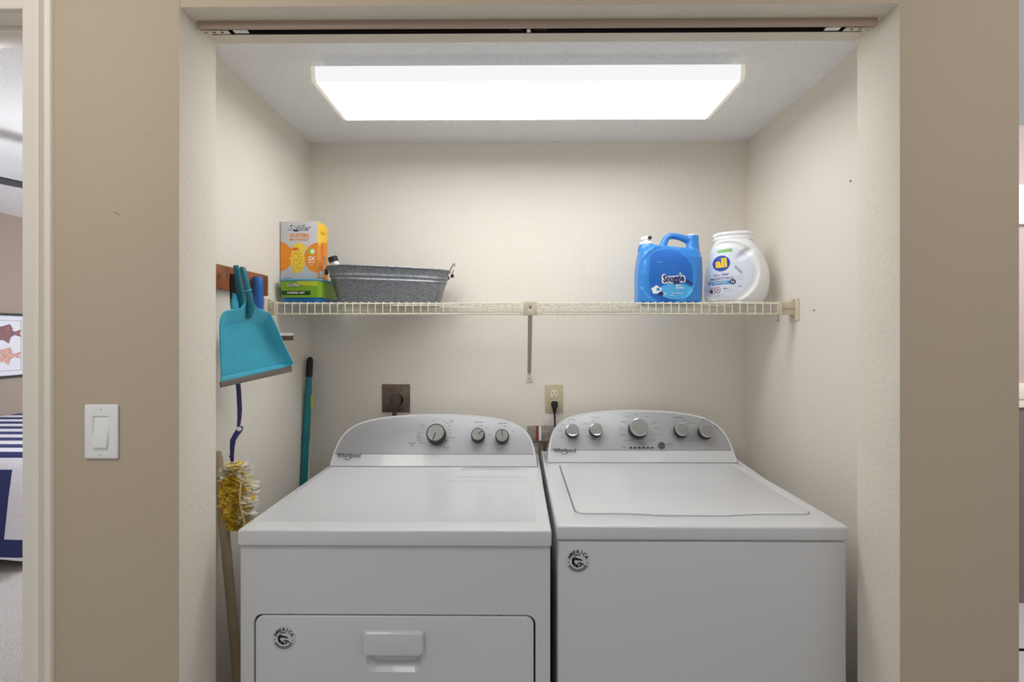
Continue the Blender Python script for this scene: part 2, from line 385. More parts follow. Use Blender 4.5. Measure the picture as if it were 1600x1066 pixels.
def knob(t, p, n, up, r, hgt, ang, sharp=False, pointer=True):
    """p = centre on the panel surface"""
    x = Vector((1, 0, 0)); M = frame(p, x, up, n)
    bm = bmesh.new(); lathe(bm, [(r*1.02, 0), (r*1.02, hgt*.25), (r*.97, hgt*.8), (r*.96, hgt*.85), (0, hgt*.85)], M, 36)
    k = obj('control_knob', bm, dark, t, smooth=40)
    bm = bmesh.new(); lathe(bm, [(r*.97, hgt*.8), (r*.975, hgt*.92), (r*.93, hgt), (r*.86, hgt*.985), (r*.86, hgt*.8)], M, 36)
    obj('chrome_ring', bm, chrome if not sharp else dark, k, smooth=50)
    bm = bmesh.new(); lathe(bm, [(r*.855, hgt*.86), (r*.85, hgt*.99), (r*.5, hgt*1.02), (0, hgt*1.03)], M, 36)
    obj('knob_face', bm, silv_n, k, smooth=40)
    if pointer:
        bm = bmesh.new(); R = Matrix.Rotation(ang, 4, 'Z'); w_ = r*.05
        pts = [(-w_, r*.05), (w_, r*.05), (w_, r*.82), (-w_, r*.82)]
        prism(bm, [M @ R @ Vector((a, b, hgt*1.025)) for a, b in pts], n*.0012)
        obj('pointer_mark', bm, dark, k, smooth=0)
def logo(bm, M, h, mi=0):
    text(bm, 'Whirlpool', h, M, mi, bold=.012, sx=.95)
    pts = []
    for k in range(14):
        a = PI*(1.05+.75*k/13); pts.append((-.002+h*1.15*math.cos(a), .0002+h*1.35*math.sin(a)*.75, h*.08*math.sin(PI*k/13)))
    for a, b in zip(pts, pts[1:]):
        try: poly(bm, [M @ Vector((a[0], a[1]-a[2], 0)), M @ Vector((b[0], b[1]-b[2], 0)), M @ Vector((b[0], b[1]+b[2], 0)), M @ Vector((a[0], a[1]+a[2], 0))], mi)
        except ValueError: pass
def sticker(t, p, r):
    M = frame(p, (1, 0, 0), (0, 0, 1), (0, -1, 0))
    sb = mat('clear_sticker', rgb(206, 206, 212), .35); gm = mat('grey_print', rgb(120, 120, 124), .6)
    bm = bmesh.new(); lathe(bm, [(r*1.1, 0), (r*1.1, .0003), (0, .0003)], M, 40, 0)
    Mo = M @ Matrix.Translation((0, 0, .0006))
    for i, ch in enumerate('AMERICA'):
        a = math.radians(66-22*i); R = Matrix.Rotation(a, 4, 'Z')
        text(bm, ch, r*.3, Mo @ R @ Matrix.Translation((0, r*.83, 0)), 1, bold=.03, sx=1.1)
    for a in (96, -100):
        c = Mo @ Matrix.Rotation(math.radians(a), 4, 'Z') @ Vector((0, r*.85, 0)); poly(bm, [c+Vector((r*.06*math.cos(q), 0, r*.06*math.sin(q))) for q in [PI*k/4 for k in range(8)]], 1)
    def arc(r0, r1, a0, a1, mi, c=(0, 0), n=18):
        for k in range(n):
            A = [math.radians(a0+(a1-a0)*(k+j)/n) for j in (0, 1)]
            w0 = [math.sin(PI*(k+j)/n)**.5 if mi == 1 else 1 for j in (0, 1)]
            q = lambda rr, a: Mo @ Vector((c[0]+rr*math.cos(a), c[1]+rr*math.sin(a), 0))
            rm = (r0+r1)/2; hw = (r1-r0)/2
            try: poly(bm, [q(rm-hw*w0[0], A[0]), q(rm+hw*w0[0], A[0]), q(rm+hw*w0[1]+1e-6, A[1]), q(rm-hw*w0[1]-1e-6, A[1])], mi)
            except ValueError: pass
    arc(r*.72, r*.98, 205, 335, 2); arc(r*.52, r*.62, 60, 140, 1)
    arc(r*.42, r*.56, 150, 290, 1)
    arc(r*.62, r*.8, 55, 110, 1, (0, -r*.55)); arc(r*.66, r*.8, 42, 100, 1, (r*.05, -r*.9))
    arc(r*.1, r*.3, 60, 300, 1, (-r*.25, -r*.05)); arc(r*.0, r*.16, 0, 360, 1, (-r*.05, -r*.42)); arc(r*0, r*.12, 0, 360, 1, (r*.24, -r*.4))
    arc(r*.2, r*.34, 10, 170, 1, (-r*.28, r*.02))
    o = obj('sticker', bm, [sb, blackp, gm], t, smooth=0, recalc=False)
    o['label'] = 'round black and white AMERICA eagle sticker'
def tinytext(bm, items, P, n, up):
    for s, px, py, h, *r in items:
        p = P(px, py); M = frame(p, (1, 0, 0), up, n)
        text(bm, s, h, M, 0, bold=(r[0] if r else 0))

def labels(t, items, knobs, G, n, up):      # the lettering printed round each knob
    for k in knobs:
        sub = [i for i in items if min(knobs, key=lambda q: abs(q-i[1])) == k]
        bm = bmesh.new(); tinytext(bm, sub, G, n, up); obj('printed_label', bm, printm, t, smooth=0, recalc=False)
# --- dryer
def dryer():
    x0 = at(371, 829, 1.13).x; x1 = at(862, 829, 1.13).x; cx = (x0+x1)/2; yf = 1.13; yc = 1.668; zt = .913; zl = .873; yb = 1.85
    t = thing('clothes_dryer', 'white clothes dryer on the left with a front drop door and three knobs', 'dryer', (cx, 1.49, 0))
    bm = bmesh.new(); box(bm, x0+.003, x1-.003, yf+.008, yb, .012, zl-.003)
    c = bmesh.new(); dz1 = CAMZ-(965-HY)/665; dx0, dx1 = at(393.5, 965, yf).x, at(837, 965, yf).x; dz0 = .17
    prism(c, [(x, yf-.05, z) for x, z in rrect(dx0, dx1, dz0, dz1, .022)], (0, .05+.09, 0))
    b = boolean(bm, c); obj('cabinet', b, [white], t, smooth=30)
    # door with recessed pull
    g = .0045; bm = bmesh.new(); prism(bm, [(x, yf+.0075, z) for x, z in rrect(dx0+g, dx1-g, dz0+g, dz1-g, .02)], (0, .028, 0)); bevel(bm, .0025, 3)
    hx0, hx1 = at(567, 990, yf).x, at(662, 990, yf).x; hz1 = CAMZ-(988-HY)/665; hz0 = CAMZ-(1056-HY)/665
    c = bmesh.new(); loft(c, [[(x, yf-.02, z) for x, z in rrect(hx0+.006, hx1-.006, hz0, hz1-.02, .02)], [(x, yf+.0075, z) for x, z in rrect(hx0+.006, hx1-.006, hz0, hz1-.02, .02)], [(x, yf+.026, z) for x, z in rrect(hx0+.018, hx1-.018, hz0+.016, hz1-.022, .014)]])
    b = boolean(bm, c); d = obj('door', b, white, t, smooth=30)
    bm = bmesh.new(); hm = CAMZ-(1025-HY)/665
    rr = rrect(hx0, hx1, hm, hz1, .009)
    loft(bm, [[(x, yf+.008, z) for x, z in rr], [(x, yf+.001, z) for x, z in rr], [((x-(hx0+hx1)/2)*.95+(hx0+hx1)/2, yf-.005, (z-hm)*.9+hm+.0005) for x, z in rr]])
    obj('door_handle', bm, white, d, bev=.0012)
    for px in (449, 781):
        q = at(px, 964, yf); bm = bmesh.new(); box(bm, q.x-.004, q.x+.004, yf+.012, yf+.02, dz1-.003, dz1+.0); obj('door_bumper', bm, black, d)
    # top cover
    bm = bmesh.new(); box(bm, x0, x1, yf-.002, yb, zl, zt); bevel(bm, .006, 4)
    T = lambda px, py: on_plane(px, py, (0, 0, zt), Vector((0, 0, 1)))
    xa, xb = x0+.022, T(836, 810).x; ya, yb_ = T(600, 815).y, 1.664
    a = T(690, 752); a.x = T(694, 752).x; xr = T(828, 754).x
    pts = [(xa, ya), (xb, ya), (xb, a.y), (a.x, a.y), (T(703, 733).x, yb_), (xa, yb_)]
    c = bmesh.new(); prism(c, [(x, y, zt-.0018) for x, y in pts], (0, 0, .02))
    b = boolean(bm, c); bevel(b, .0012, 2, 60); top = obj('top_cover', b, white, t, smooth=30)
    bm = bmesh.new(); q0, q1 = T(716, 746), T(823, 746)
    prism(bm, [(x, y, zt-.0005) for x, y in rrect(q0.x, q1.x, q0.y, 1.664, .004)], (0, 0, .0022)); bevel(bm, .0008, 2); obj('lint_screen_lid', bm, white, t)
    bm = bmesh.new(); box(bm, x1-.0055, x1-.0005, 1.60, 1.80, zt-.01, zt+.013)
    for v in bm.verts:
        if v.co.z > zt and v.co.y < 1.7: v.co.z = zt-.001; v.co.y -= .1
    obj('side_trim', bm, white, t, bev=.001)
    bm = bmesh.new(); box(bm, x0+.02, x1-.02, yf+.03, yb-.02, 0, .0125); obj('base', bm, dark, t)
    P, n, up = console(t, (x0+x1)/2, (x1-x0)/2-.010, yc, yb, zt+.0003, .1665)
    K = [(680.5, 676, .0165*1.15, .024, PI+.2*-1.0), (746.5, 678.5, .0225, .022, -.9), (784.5, 680.5, .0225, .022, 0)]
    K[0] = (680.5, 676, .0315, .03, PI-.25)
    for px, py, r, h, a in K:
        q = surf_pt(px, py, yc, zt, h+.005)-n*h
        knob(t, q, n, up, r*1.08, h, a, sharp=True)
    bm = bmesh.new(); G = lambda px, py: surf_pt(px, py, yc, zt, .0056)
    logo(bm, frame(G(545, 712), (1, 0, 0), up, n), .0145); obj('brand_logo', bm, blackp, t, smooth=0, recalc=False); bm = bmesh.new()
    h = .0042
    it = [('Wrinkle', 660, 664, h), ('Shield', 661, 667.5, h), ('Normal', 656, 676.5, h), ('Heavy', 654.5, 680.5, h), ('Bulky', 655.5, 684.5, h), ('Casual', 655.5, 688, h), ('Automatic', 643.5, 692.5, h*1.1, .012), ('Dry', 643.5, 696, h*1.1, .012), ('Delicate', 660, 692.5, h), ('OFF', 677, 657.5, h), ('Touch Up', 685, 654.5, h*.8), ('Timed', 705.5, 657.5, h*1.1, .012), ('Dry', 705, 660.5, h*1.1), ('20', 694.5, 658, h), ('30', 698.5, 661.5, h), ('40', 701.5, 666, h), ('50', 703, 671, h), ('60', 704, 676.5, h), ('Cool Down', 705.5, 684, h), ('OFF', 697, 689.5, h, .012), ('15', 693.5, 694.5, h), ('Air Only', 698, 699.5, h*1.1, .012), ('Less', 698, 703, h), ('OFF', 673.5, 697, h, .012), ('10', 682, 699, h), ('5', 688.5, 697.5, h),
          ('Temperature', 748, 659.7, h*1.05, .012), ('Low', 751.5, 665, h), ('Med', 761.5, 669, h), ('High', 765.5, 679.5, h), ('Cycle Signal', 784.5, 661.6, h*1.05, .012), ('OFF', 789, 666.5, h), ('On', 802, 674, h)]
    bm.free(); labels(t, it, (680, 746, 784), G, n, up)
    q = at(443.5, 998, yf+.0068); sticker(d, q, .0255)
    return t
dryer()

# --- washer
def washer():
    yf = 1.145; x0 = at(869.5, 822, yf).x; x1 = at(1328.5, 822, yf).x; cx = (x0+x1)/2; yc = 1.708; zt = .917; zl = .882; yb = 1.88
    t = thing('washing_machine', 'white top loading washing machine on the right with five knobs', 'washing machine', (cx, 1.5, 0))
    bm = bmesh.new(); box(bm, x0+.003, x1-.003, yf+.006, yb, .02, zl-.003); bevel(bm, .006, 3); obj('cabinet', bm, white, t)
    for sx in (x0+.04, x1-.04):
        for sy in (yf+.05, yb-.05):
            bm = bmesh.new(); lathe(bm, [(.018, 0), (.018, .021)], Matrix.Translation((sx, sy, 0)), 12); obj('foot', bm, black, t)
    bm = bmesh.new(); box(bm, x0, x1, yf, yb, zl, zt); bevel(bm, .0065, 4)
    T = lambda px, py: on_plane(px, py, (0, 0, zt), Vector((0, 0, 1)))
    a, b_, c_, d_ = T(905, 803), T(1270, 806), T(1147, 728), T(872, 728)
    lx0, lx1, ly0, ly1 = (a.x+d_.x)/2, (b_.x+c_.x)/2, a.y, 1.690
    def lid_outline(g):
        o = rrect(lx0-g, lx1+g, ly0-g, ly1+g, .024+g, 6)
        # o ends with lower-right corner; the front edge runs from lower-left to lower-right
        i = 3*7; bul = []
        for k in range(1, 24):
            u = k/24; x = lx0+(lx1-lx0)*(.12+.76*u); d = .5-.5*math.cos(2*PI*min(max((u-.1)/.8, 0), 1)); d = min(1, d*1.8)
            bul.append((x, ly0-g-.012*d))
        return o[:i]+bul+o[i:]
    c = bmesh.new(); prism(c, [(x, y, zt-.01) for x, y in lid_outline(.0035)], (0, 0, .05))
    b = boolean(bm, c); bevel(b, .001, 2, 60); obj('top_panel', b, white, t, smooth=30)
    bm = bmesh.new(); prism(bm, [(x, y, zt-.006) for x, y in lid_outline(0)], (0, 0, .0088)); bevel(bm, .0022, 3); lid = obj('lid', bm, white, t)
    m = (lx0+lx1)/2; bm = bmesh.new(); box(bm, m-.11, m+.10, ly0-.0148, ly0-.0128, zt-.0095, zt-.004); obj('slot_shade', bm, gap, lid)  # dark strip paints the shade under the lid's front edge
    for sx, s in ((x0, 1), (x1, -1)):
        bm = bmesh.new(); box(bm, min(sx+s*.0005, sx+s*.006), max(sx+s*.0005, sx+s*.006), 1.60, 1.82, zt-.012, zt+.016)
        for v in bm.verts:
            if v.co.z > zt and v.co.y < 1.7: v.co.z = zt-.001; v.co.y -= .05
        obj('side_trim', bm, white, t, bev=.001)
    P, n, up = console(t, cx+.004, (x1-x0)/2-.012, yc, yb, zt+.0003, .172)
    for px, py, r, h in ((894.5, 671.5, .0225, .024), (932, 670.5, .0225, .024), (999, 667, .0325, .03), (1066.5, 670.5, .0245, .024), (1104.5, 672.5, .0245, .024)):
        q = surf_pt(px, py, yc, zt, h+.005)-n*h; knob(t, q, n, up, r*1.05, h, 0, pointer=False)
        bm = bmesh.new(); k = q+n*(h*1.035); M = frame(k, (1, 0, 0), up, n)
    G = lambda px, py: surf_pt(px, py, yc, zt, .0056)
    q = G(1034, 696); bm = bmesh.new(); lathe(bm, [(.0118, -.001), (.0118, .002), (.0105, .003), (.008, .0026), (0, .0034)], frame(q, (1, 0, 0), up, n), 28); obj('start_button', bm, mat('dark_button', rgb(78, 78, 80), .4), t)
    bm = bmesh.new(); logo(bm, frame(G(882, 704), (1, 0, 0), up, n), .0145); obj('brand_logo', bm, blackp, t, smooth=0, recalc=False)
    for k in range(6):
        c = G(985.5+k*6.7, 699.8); M = frame(c, (1, 0, 0), up, n); bm = bmesh.new()
        prism(bm, [M @ Vector(v) for v in ((-.0045, -.0025, -.0003), (.0045, -.0025, -.0003), (.0045, .0025, -.0003), (-.0045, .0025, -.0003))], n*.0006)
        obj('indicator_light', bm, blackp, t, smooth=0)
    bm = bmesh.new()
    h = .0042
    it = [('Fabric Softener', 1, 1, h)][:0]+[('Load Size', 893, 656, h*1.05, .012), ('Auto', 888, 659.5, h), ('Small', 879.5, 663.5, h), ('Med', 875.5, 673.5, h), ('Deep', 877.5, 683.5, h), ('Water Temp', 930, 652.5, h*1.05, .012), ('Cool', 927, 658, h), ('Warm', 916, 662, h), ('Cold', 913, 672, h), ('Hot', 918, 682, h), ('Tap Cold', 927, 686, h*1.05),
          ('Normal', 981, 651, h), ('Casual', 994.5, 648, h), ('Heavy', 1010, 651, h), ('Whites', 974, 659.5, h), ('Sensitive', 971, 669, h), ('Care', 970, 671.5, h), ('Delicates', 973.5, 679.5, h), ('Quick Wash', 982, 688.5, h), ('Colors', 1022, 659, h), ('Bulky Items', 1022, 662, h*.8), ('Sheets', 1025, 669, h), ('Rinse & Spin', 1025, 679.5, h*.9), ('Drain & Spin', 1018, 688.5, h*.9), ('Clean Washer', 1001.5, 691.5, h, .012), ('with affresh', 1003, 695, h*.85), ('Wash', 975, 699.3, h, .012), ('Start/Pause', 1047.5, 694, h, .012), ('Hold 3 sec', 1047.5, 698, h*.75),
          ('Wash Options', 1060.5, 652.5, h*1.05, .012), ('Presoak', 1071.5, 656.7, h), ('Extra Rinse', 1082, 661.3, h*.8), ('Deep Water', 1084, 670.5, h*.8), ('Fabric', 1085, 674, h*.8), ('Softener On', 1087, 682.5, h*.9), ('Spin Only Off', 1081, 688.3, h*.95), ('Rinse Temp', 1103, 656.3, h*1.0, .012), ('Auto', 1108, 660, h), ('Low', 1118, 665, h), ('High', 1120, 669, h)]
    bm.free(); labels(t, it, (894, 932, 999, 1066, 1104), G, n, up)
    sticker(t, at(903, 877, yf+.0055), .0265)
washer()

# ------------------------------------------------------------ wire shelf
ZS = CAMZ+(HY-472.5)/F*1.612      # top of the front rail
YS = 1.612
def wire_shelf():
    xa = at(433, 480, YS).x; xb = at(1216, 480, YS).x; n = int(round((xb-xa)/.0254)); dz = .040
    t = thing('wire_shelf', 'cream vinyl coated wire shelf across the back of the closet above the machines', 'shelf', ((xa+xb)/2, 1.78, ZS-dz))
    r = .0017; R = .0027; bm = bmesh.new()
    for i in range(n+1):
        x = xa+(xb-xa)*i/n
        tube(bm, [(x, YB-.008, ZS), (x, YS+.004, ZS), (x, YS+.0008, ZS-.0015), (x, YS, ZS-.005), (x, YS, ZS-dz)], r, 6)
    obj('deck_wires', bm, almond2, t)
    for nm, y, z, rr in (('front_rail', YS+.0045, ZS-.0042, R), ('lip_rail', YS+.0042, ZS-dz+.001, R*1.1), ('back_rail', YB-.012, ZS-.0042, R), ('deck_rail', YS+.11, ZS-.0042, R), ('deck_rail', YS+.22, ZS-.0042, R)):
        bm = bmesh.new(); tube(bm, [(xa-.006, y, z), (xb+.006, y, z)], rr, 8); obj(nm, bm, almond2, t)
    # right end bracket
    for s, xw, xe in ((1, WR, xb), (-1, WL, xa)):
        g = abs(xw-xe)
        bm = bmesh.new(); y0, y1 = YS-.014, YS+.03
        box(bm, min(xw-s*.0045, xw-s*.0002), max(xw-s*.0045, xw-s*.0002), y0-.006, y1, ZS-.062, ZS+.012)
        bx = sorted((xw-s*.004, xe+s*.010)); box(bm, bx[0], bx[1], YS-.004, YS+.024, ZS-.022, ZS+.0015); box(bm, bx[0], bx[1], YS-.001, YS+.022, ZS-dz-.002, ZS-.0225)
        o = obj('end_bracket', bm, almond, t, bev=.0012)
        bm = bmesh.new(); bx = sorted((xe+s*.004, xe+s*.0105)); box(bm, bx[0], bx[1], YS-.007, YS+.01, ZS-dz-.005, ZS+.003); obj('rail_cap', bm, almond, o, bev=.001)
        for zz in (ZS+.006, ZS-.052):
            bm = bmesh.new(); lathe(bm, [(.0034, 0), (.0028, .0018), (0, .0022)], Matrix.Translation((xw-s*.0045, YS+.004, zz)) @ Matrix.Rotation(-s*PI/2, 4, 'Y'), 10); obj('bracket_screw', bm, steel, o)
    # hanging hook under the right end
    hx = xb-.002; bm = bmesh.new(); tube(bm, [(hx, YS, ZS-dz), (hx+.002, YS-.003, ZS-dz-.012), (hx-.001, YS-.004, ZS-dz-.02)], .0016, 6)
    lathe(bm, [(0, -.004), (.0035, -.002), (.0035, .002), (0, .004)], Matrix.Translation((hx-.001, YS-.004, ZS-dz-.022)), 10); obj('wire_clip', bm, steel, t)
    # centre clip and diagonal brace
    q = at(828.5, 481, YS); bm = bmesh.new(); box(bm, q.x-.0225, q.x+.0225, YS-.0065, YS+.014, ZS-dz-.004, ZS+.0028); c = bmesh.new()
    lathe(c, [(.0045, -.01), (.0045, .01)], Matrix.Translation((q.x, YS-.006, q.z)) @ Matrix.Rotation(PI/2, 4, 'X'), 14)
    b = boolean(bm, c); obj('centre_clip', b, almond, t, bev=.0012)
    p0 = Vector((q.x, YS+.004, ZS-dz-.001)); p1 = at(827, 584, YB-.012); grey = mat('grey_brace', rgb(176, 172, 162), .45)
    bm = bmesh.new(); d = (p1-p0).normalized(); u = Vector((1, 0, 0)); w_ = d.cross(u)
    loft(bm, [[p+u*a*.0075+w_*b*.0035 for a, b in ((-1, -1), (1, -1), (1, -.3), (.4, -.3), (.4, 1), (-.4, 1), (-.4, -.3), (-1, -.3))] for p in (p0, p1)])
    br = obj('support_brace', bm, grey, t, bev=.0006)
    pf = at(827.5, 591, YB); bm = bmesh.new()
    prism(bm, [(pf.x+x*.0125, YB-.0002, pf.z+z*.001) for x, z in ((-1, -13), (1, -13), (1.05, 6), (.55, 22), (-.55, 22), (-1.05, 6))], (0, -.007, 0)); f = obj('brace_foot', bm, almond2, br, bev=.0012)
    bm = bmesh.new(); lathe(bm, [(.004, 0), (.0035, .002), (0, .0025)], Matrix.Translation((pf.x, YB-.0072, pf.z-.002)) @ Matrix.Rotation(PI/2, 4, 'X'), 10); obj('foot_screw', bm, steel, br)
wire_shelf()
ZT = ZS+.0019                      # things stand here

# ------------------------------------------------------------ things on the shelf
navy = mat('navy_print', rgb(24, 40, 104), .5); wprint = mat('white_print', rgb(244, 244, 242), .5)
def wipes_tub():
    y0 = 1.655; xl = at(433, 450, y0).x; xr = at(503, 450, y0).x; cx = (xl+xr)/2; hw = (xr-xl)/2; yb = y0+.26; zt = ZT+.083
    t = thing('wipes_tub', 'green and blue plastic tub of wet cleaning cloths at the left end of the shelf', 'tub', (cx, y0+.12, ZT))
    green = mat('lime_green_label', rgb(132, 178, 40), .35); blue = mat('blue_tub_plastic', rgb(36, 116, 186), .35); lidm = mat('pale_blue_lid', rgb(96, 158, 190), .35)
    yel = mat('yellow_green_flash', rgb(196, 206, 50), .4); dg = mat('dark_green_band', rgb(26, 78, 34), .4)
    bm = bmesh.new()
    def ring(s, z, ins=0): return [(x, y, z) for x, y in rrect(cx-hw*s+ins, cx+hw*s-ins, y0+.07*(1-s)+ins, yb-.07*(1-s)-ins, .018)]
    loft(bm, [ring(.84, ZT), ring(.845, ZT+.004), ring(.95, zt-.008)]); obj('tub', bm, blue, t, bev=.001)
    bm = bmesh.new(); loft(bm, [ring(.9, ZT+.019, -.0012), ring(.955, zt-.009, -.0012)]); lb = obj('label', bm, green, t)
    bm = bmesh.new(); loft(bm, [ring(.975, zt-.0085), ring(1.0, zt-.006), ring(1.0, zt-.001), ring(.985, zt)]); obj('lid', bm, lidm, t, bev=.0008)
    bm = bmesh.new(); ye = y0+.0015
    Mz = lambda x, z: Matrix(((1, 0, 0, x), (0, .13, -1, ye+.0), (0, 1, .13, z), (0, 0, 0, 1)))
    def pt(px, py): q = at(px, py, y0+.002); return q
    me = lambda q, dx=0: frame((q.x, 0, q.z), (1, 0, 0), (0, 0, 1), (0, -1, 0))
    a, b = pt(439.5, 454.5), pt(484.5, 461)
    pts = [(a.x, 0, b.z), (b.x, 0, b.z), (b.x, 0, a.z), (a.x, 0, a.z)]; poly(bm, pts, 0)
    q = pt(475, 440); poly(bm, [(q.x-.02, 0, q.z-.012), (q.x+.048, 0, q.z-.016), (q.x+.05, 0, q.z+.004), (q.x-.03, 0, q.z+.008)], 3)
    for v in bm.verts: v.co.y = y0+.0085-(v.co.z-ZT)*.06
    def face(bm2, off):
        for v in bm2.verts: v.co.y = y0+.07*(1-(.9+(v.co.z-ZT-.019)/(zt-ZT-.028)*.055))-.0012-off
    face(bm, .0004)
    b2 = bmesh.new(); text(b2, 'Swiffer', .0115, me(pt(459.5, 446)), 1, bold=.03, shear=.2); text(b2, 'Swiffer', .0115, me(pt(459, 445.6)), 2, bold=.0, shear=.2)
    face(b2, .0008)
    for v in b2.verts: pass
    for f in b2.faces:
        if f.material_index == 2:
            for v in f.verts: v.co.y -= .0003
    b3 = bmesh.new(); text(b3, 'SWEEPER WET', .0068, me(pt(462, 457.8)), 2, bold=.02, sx=.95); face(b3, .0009)
    for src in (b2, b3):
        tmp = bpy.data.meshes.new('t'); src.to_mesh(tmp); bm.from_mesh(tmp); src.free(); bpy.data.meshes.remove(tmp)
    obj('label_print', bm, [dg, navy, wprint, yel], t, smooth=0, recalc=False)
    return zt, cx
def duster_box(zb):
    y0 = 1.70; xl = at(438.5, 400, y0).x; xr = at(497, 400, y0).x; h = at(0, 347, y0).z-zb; d = .088
    zb += .0004
    t = thing('duster_refill_box', 'orange and silver carton of duster refills standing on the green tub', 'box', ((xl+xr)/2, y0+d/2, zb))
    sil = mat('silver_carton', rgb(204, 204, 206), .4); org = mat('orange_print', rgb(240, 144, 20), .45); yel = mat('yellow_print', rgb(250, 200, 40), .45)
    yel2 = mat('duster_yellow_print', rgb(250, 214, 70), .5); red = mat('red_print', rgb(214, 74, 30), .5); lime = mat('lime_print', rgb(170, 196, 60), .5)
    bm = bmesh.new(); v, fs = box(bm, xl, xr, y0, y0+d, zb, zb+h)
    bmesh.ops.recalc_face_normals(bm, faces=bm.faces)
    for f in bm.faces: f.material_index = 1 if f.normal.x > .7 else (2 if f.normal.z > .7 else 0)
    bm.faces.ensure_lookup_table(); obj('carton', bm, [sil, yel, sil], t, bev=.0006, recalc=False)
    bm = bmesh.new(); W = xr-xl; M = lambda u, v: frame((xl+u*W, y0-.0005, zb+v*h), (1, 0, 0), (0, 0, 1), (0, -1, 0))
    def disc(cx, cz, r, rz, mi, y, n=40, fn=None):
        pts = []
        for k in range(n):
            a = 2*PI*k/n; rr = 1 if not fn else fn(a); x = cx+r*rr*math.cos(a); z = cz+rz*rr*math.sin(a)
            pts.append((min(max(x, xl+.0004), xr-.0004), y, min(max(z, zb), zb+h)))
        pts = [p for i, p in enumerate(pts) if p != pts[i-1]]; poly(bm, pts, mi)
    disc(xl-.004, zb+h*.40, .046, .052, 0, y0-.0003); disc(xr+.004, zb+h*.38, .054, .054, 0, y0-.0003)
    bump_ = lambda a: 1+.045*math.sin(11*a)+.03*math.sin(17*a+1)
    disc(xl+.45*W, zb+h*.34, .0255, .047, 1, y0-.0006, 90, bump_); disc(xl+.50*W, zb+h*.54, .024, .019, 1, y0-.0008, 60, bump_)
    disc(xl+.38*W, zb+h*.53, .016, .006, 0, y0-.0011); disc(xl+.40*W, zb+h*.525, .009, .0025, 2, y0-.0013)
    for k in range(46):
        a = k*2.4; rr = math.sqrt(k/46); disc(xl+.45*W+.021*rr*math.cos(a), zb+h*.32+.04*rr*math.sin(a), .0032, .0024, 5 if k % 2 else 1, y0-.0014-.00001*k, 8)
    disc(xl+.83*W, zb+h*.49, .0125, .0125, 3, y0-.0005); disc(xl+.855*W, zb+h*.485, .007, .008, 4, y0-.0007)
    text(bm, '2X', .0135, M(.825, .365), 4, bold=.03); text(bm, 'MORE', .0055, M(.825, .30), 4, bold=.02); text(bm, 'dust', .0045, M(.825, .26), 4)
    text(bm, 'DUSTERS', .0125, M(.5, .755), 0, bold=.03, sx=.92); text(bm, 'MULTI-SURFACE', .0075, M(.5, .688), 0, bold=.02, sx=.85)
    b = Matrix.Translation((0, -.0004, 0)); text(bm, 'Swiffer', .0195, M(.5, .89), 6, bold=.045, shear=.2); text(bm, 'Swiffer', .0195, b @ M(.492, .894), 4, bold=.0, shear=.2)
    disc(xl+.41*W, zb+h*.845, .010, .004, 6, y0-.0004); text(bm, '6 dusters', .0042, M(.2, .04), 6)
    # side print
    Ms = lambda u, v: frame((xr+.0005, y0+u*d, zb+v*h), (0, 1, 0), (0, 0, 1), (1, 0, 0))
    def sq(u0, u1, v0, v1, mi, o=.0003):
        poly(bm, [(xr+o, y0+u0*d, zb+v0*h), (xr+o, y0+u1*d, zb+v0*h), (xr+o, y0+u1*d, zb+v1*h), (xr+o, y0+u0*d, zb+v1*h)], mi)
    sq(.03, .97, .02, .55, 0); poly(bm, [(xr+.0003, y0+u*d, zb+v*h) for u, v in ((.03, .55), (.97, .55), (.97, .72), (.5, .66), (.03, .6))], 0)
    Mr = Ms(.42, .45) @ Matrix.Rotation(PI/2, 4, 'Z'); text(bm, 'DUSTERS', .016, Mr, 2, bold=.03); sq(.1, .5, .06, .17, 4, .0005); text(bm, 'Swiffer', .01, Ms(.45, .84), 5, bold=.02)
    obj('label_print', bm, [org, yel2, red, lime, wprint, mat('golden_print', rgb(226, 168, 30), .5), navy], t, smooth=0, recalc=False)
zt, _ = wipes_tub(); duster_box(zt)

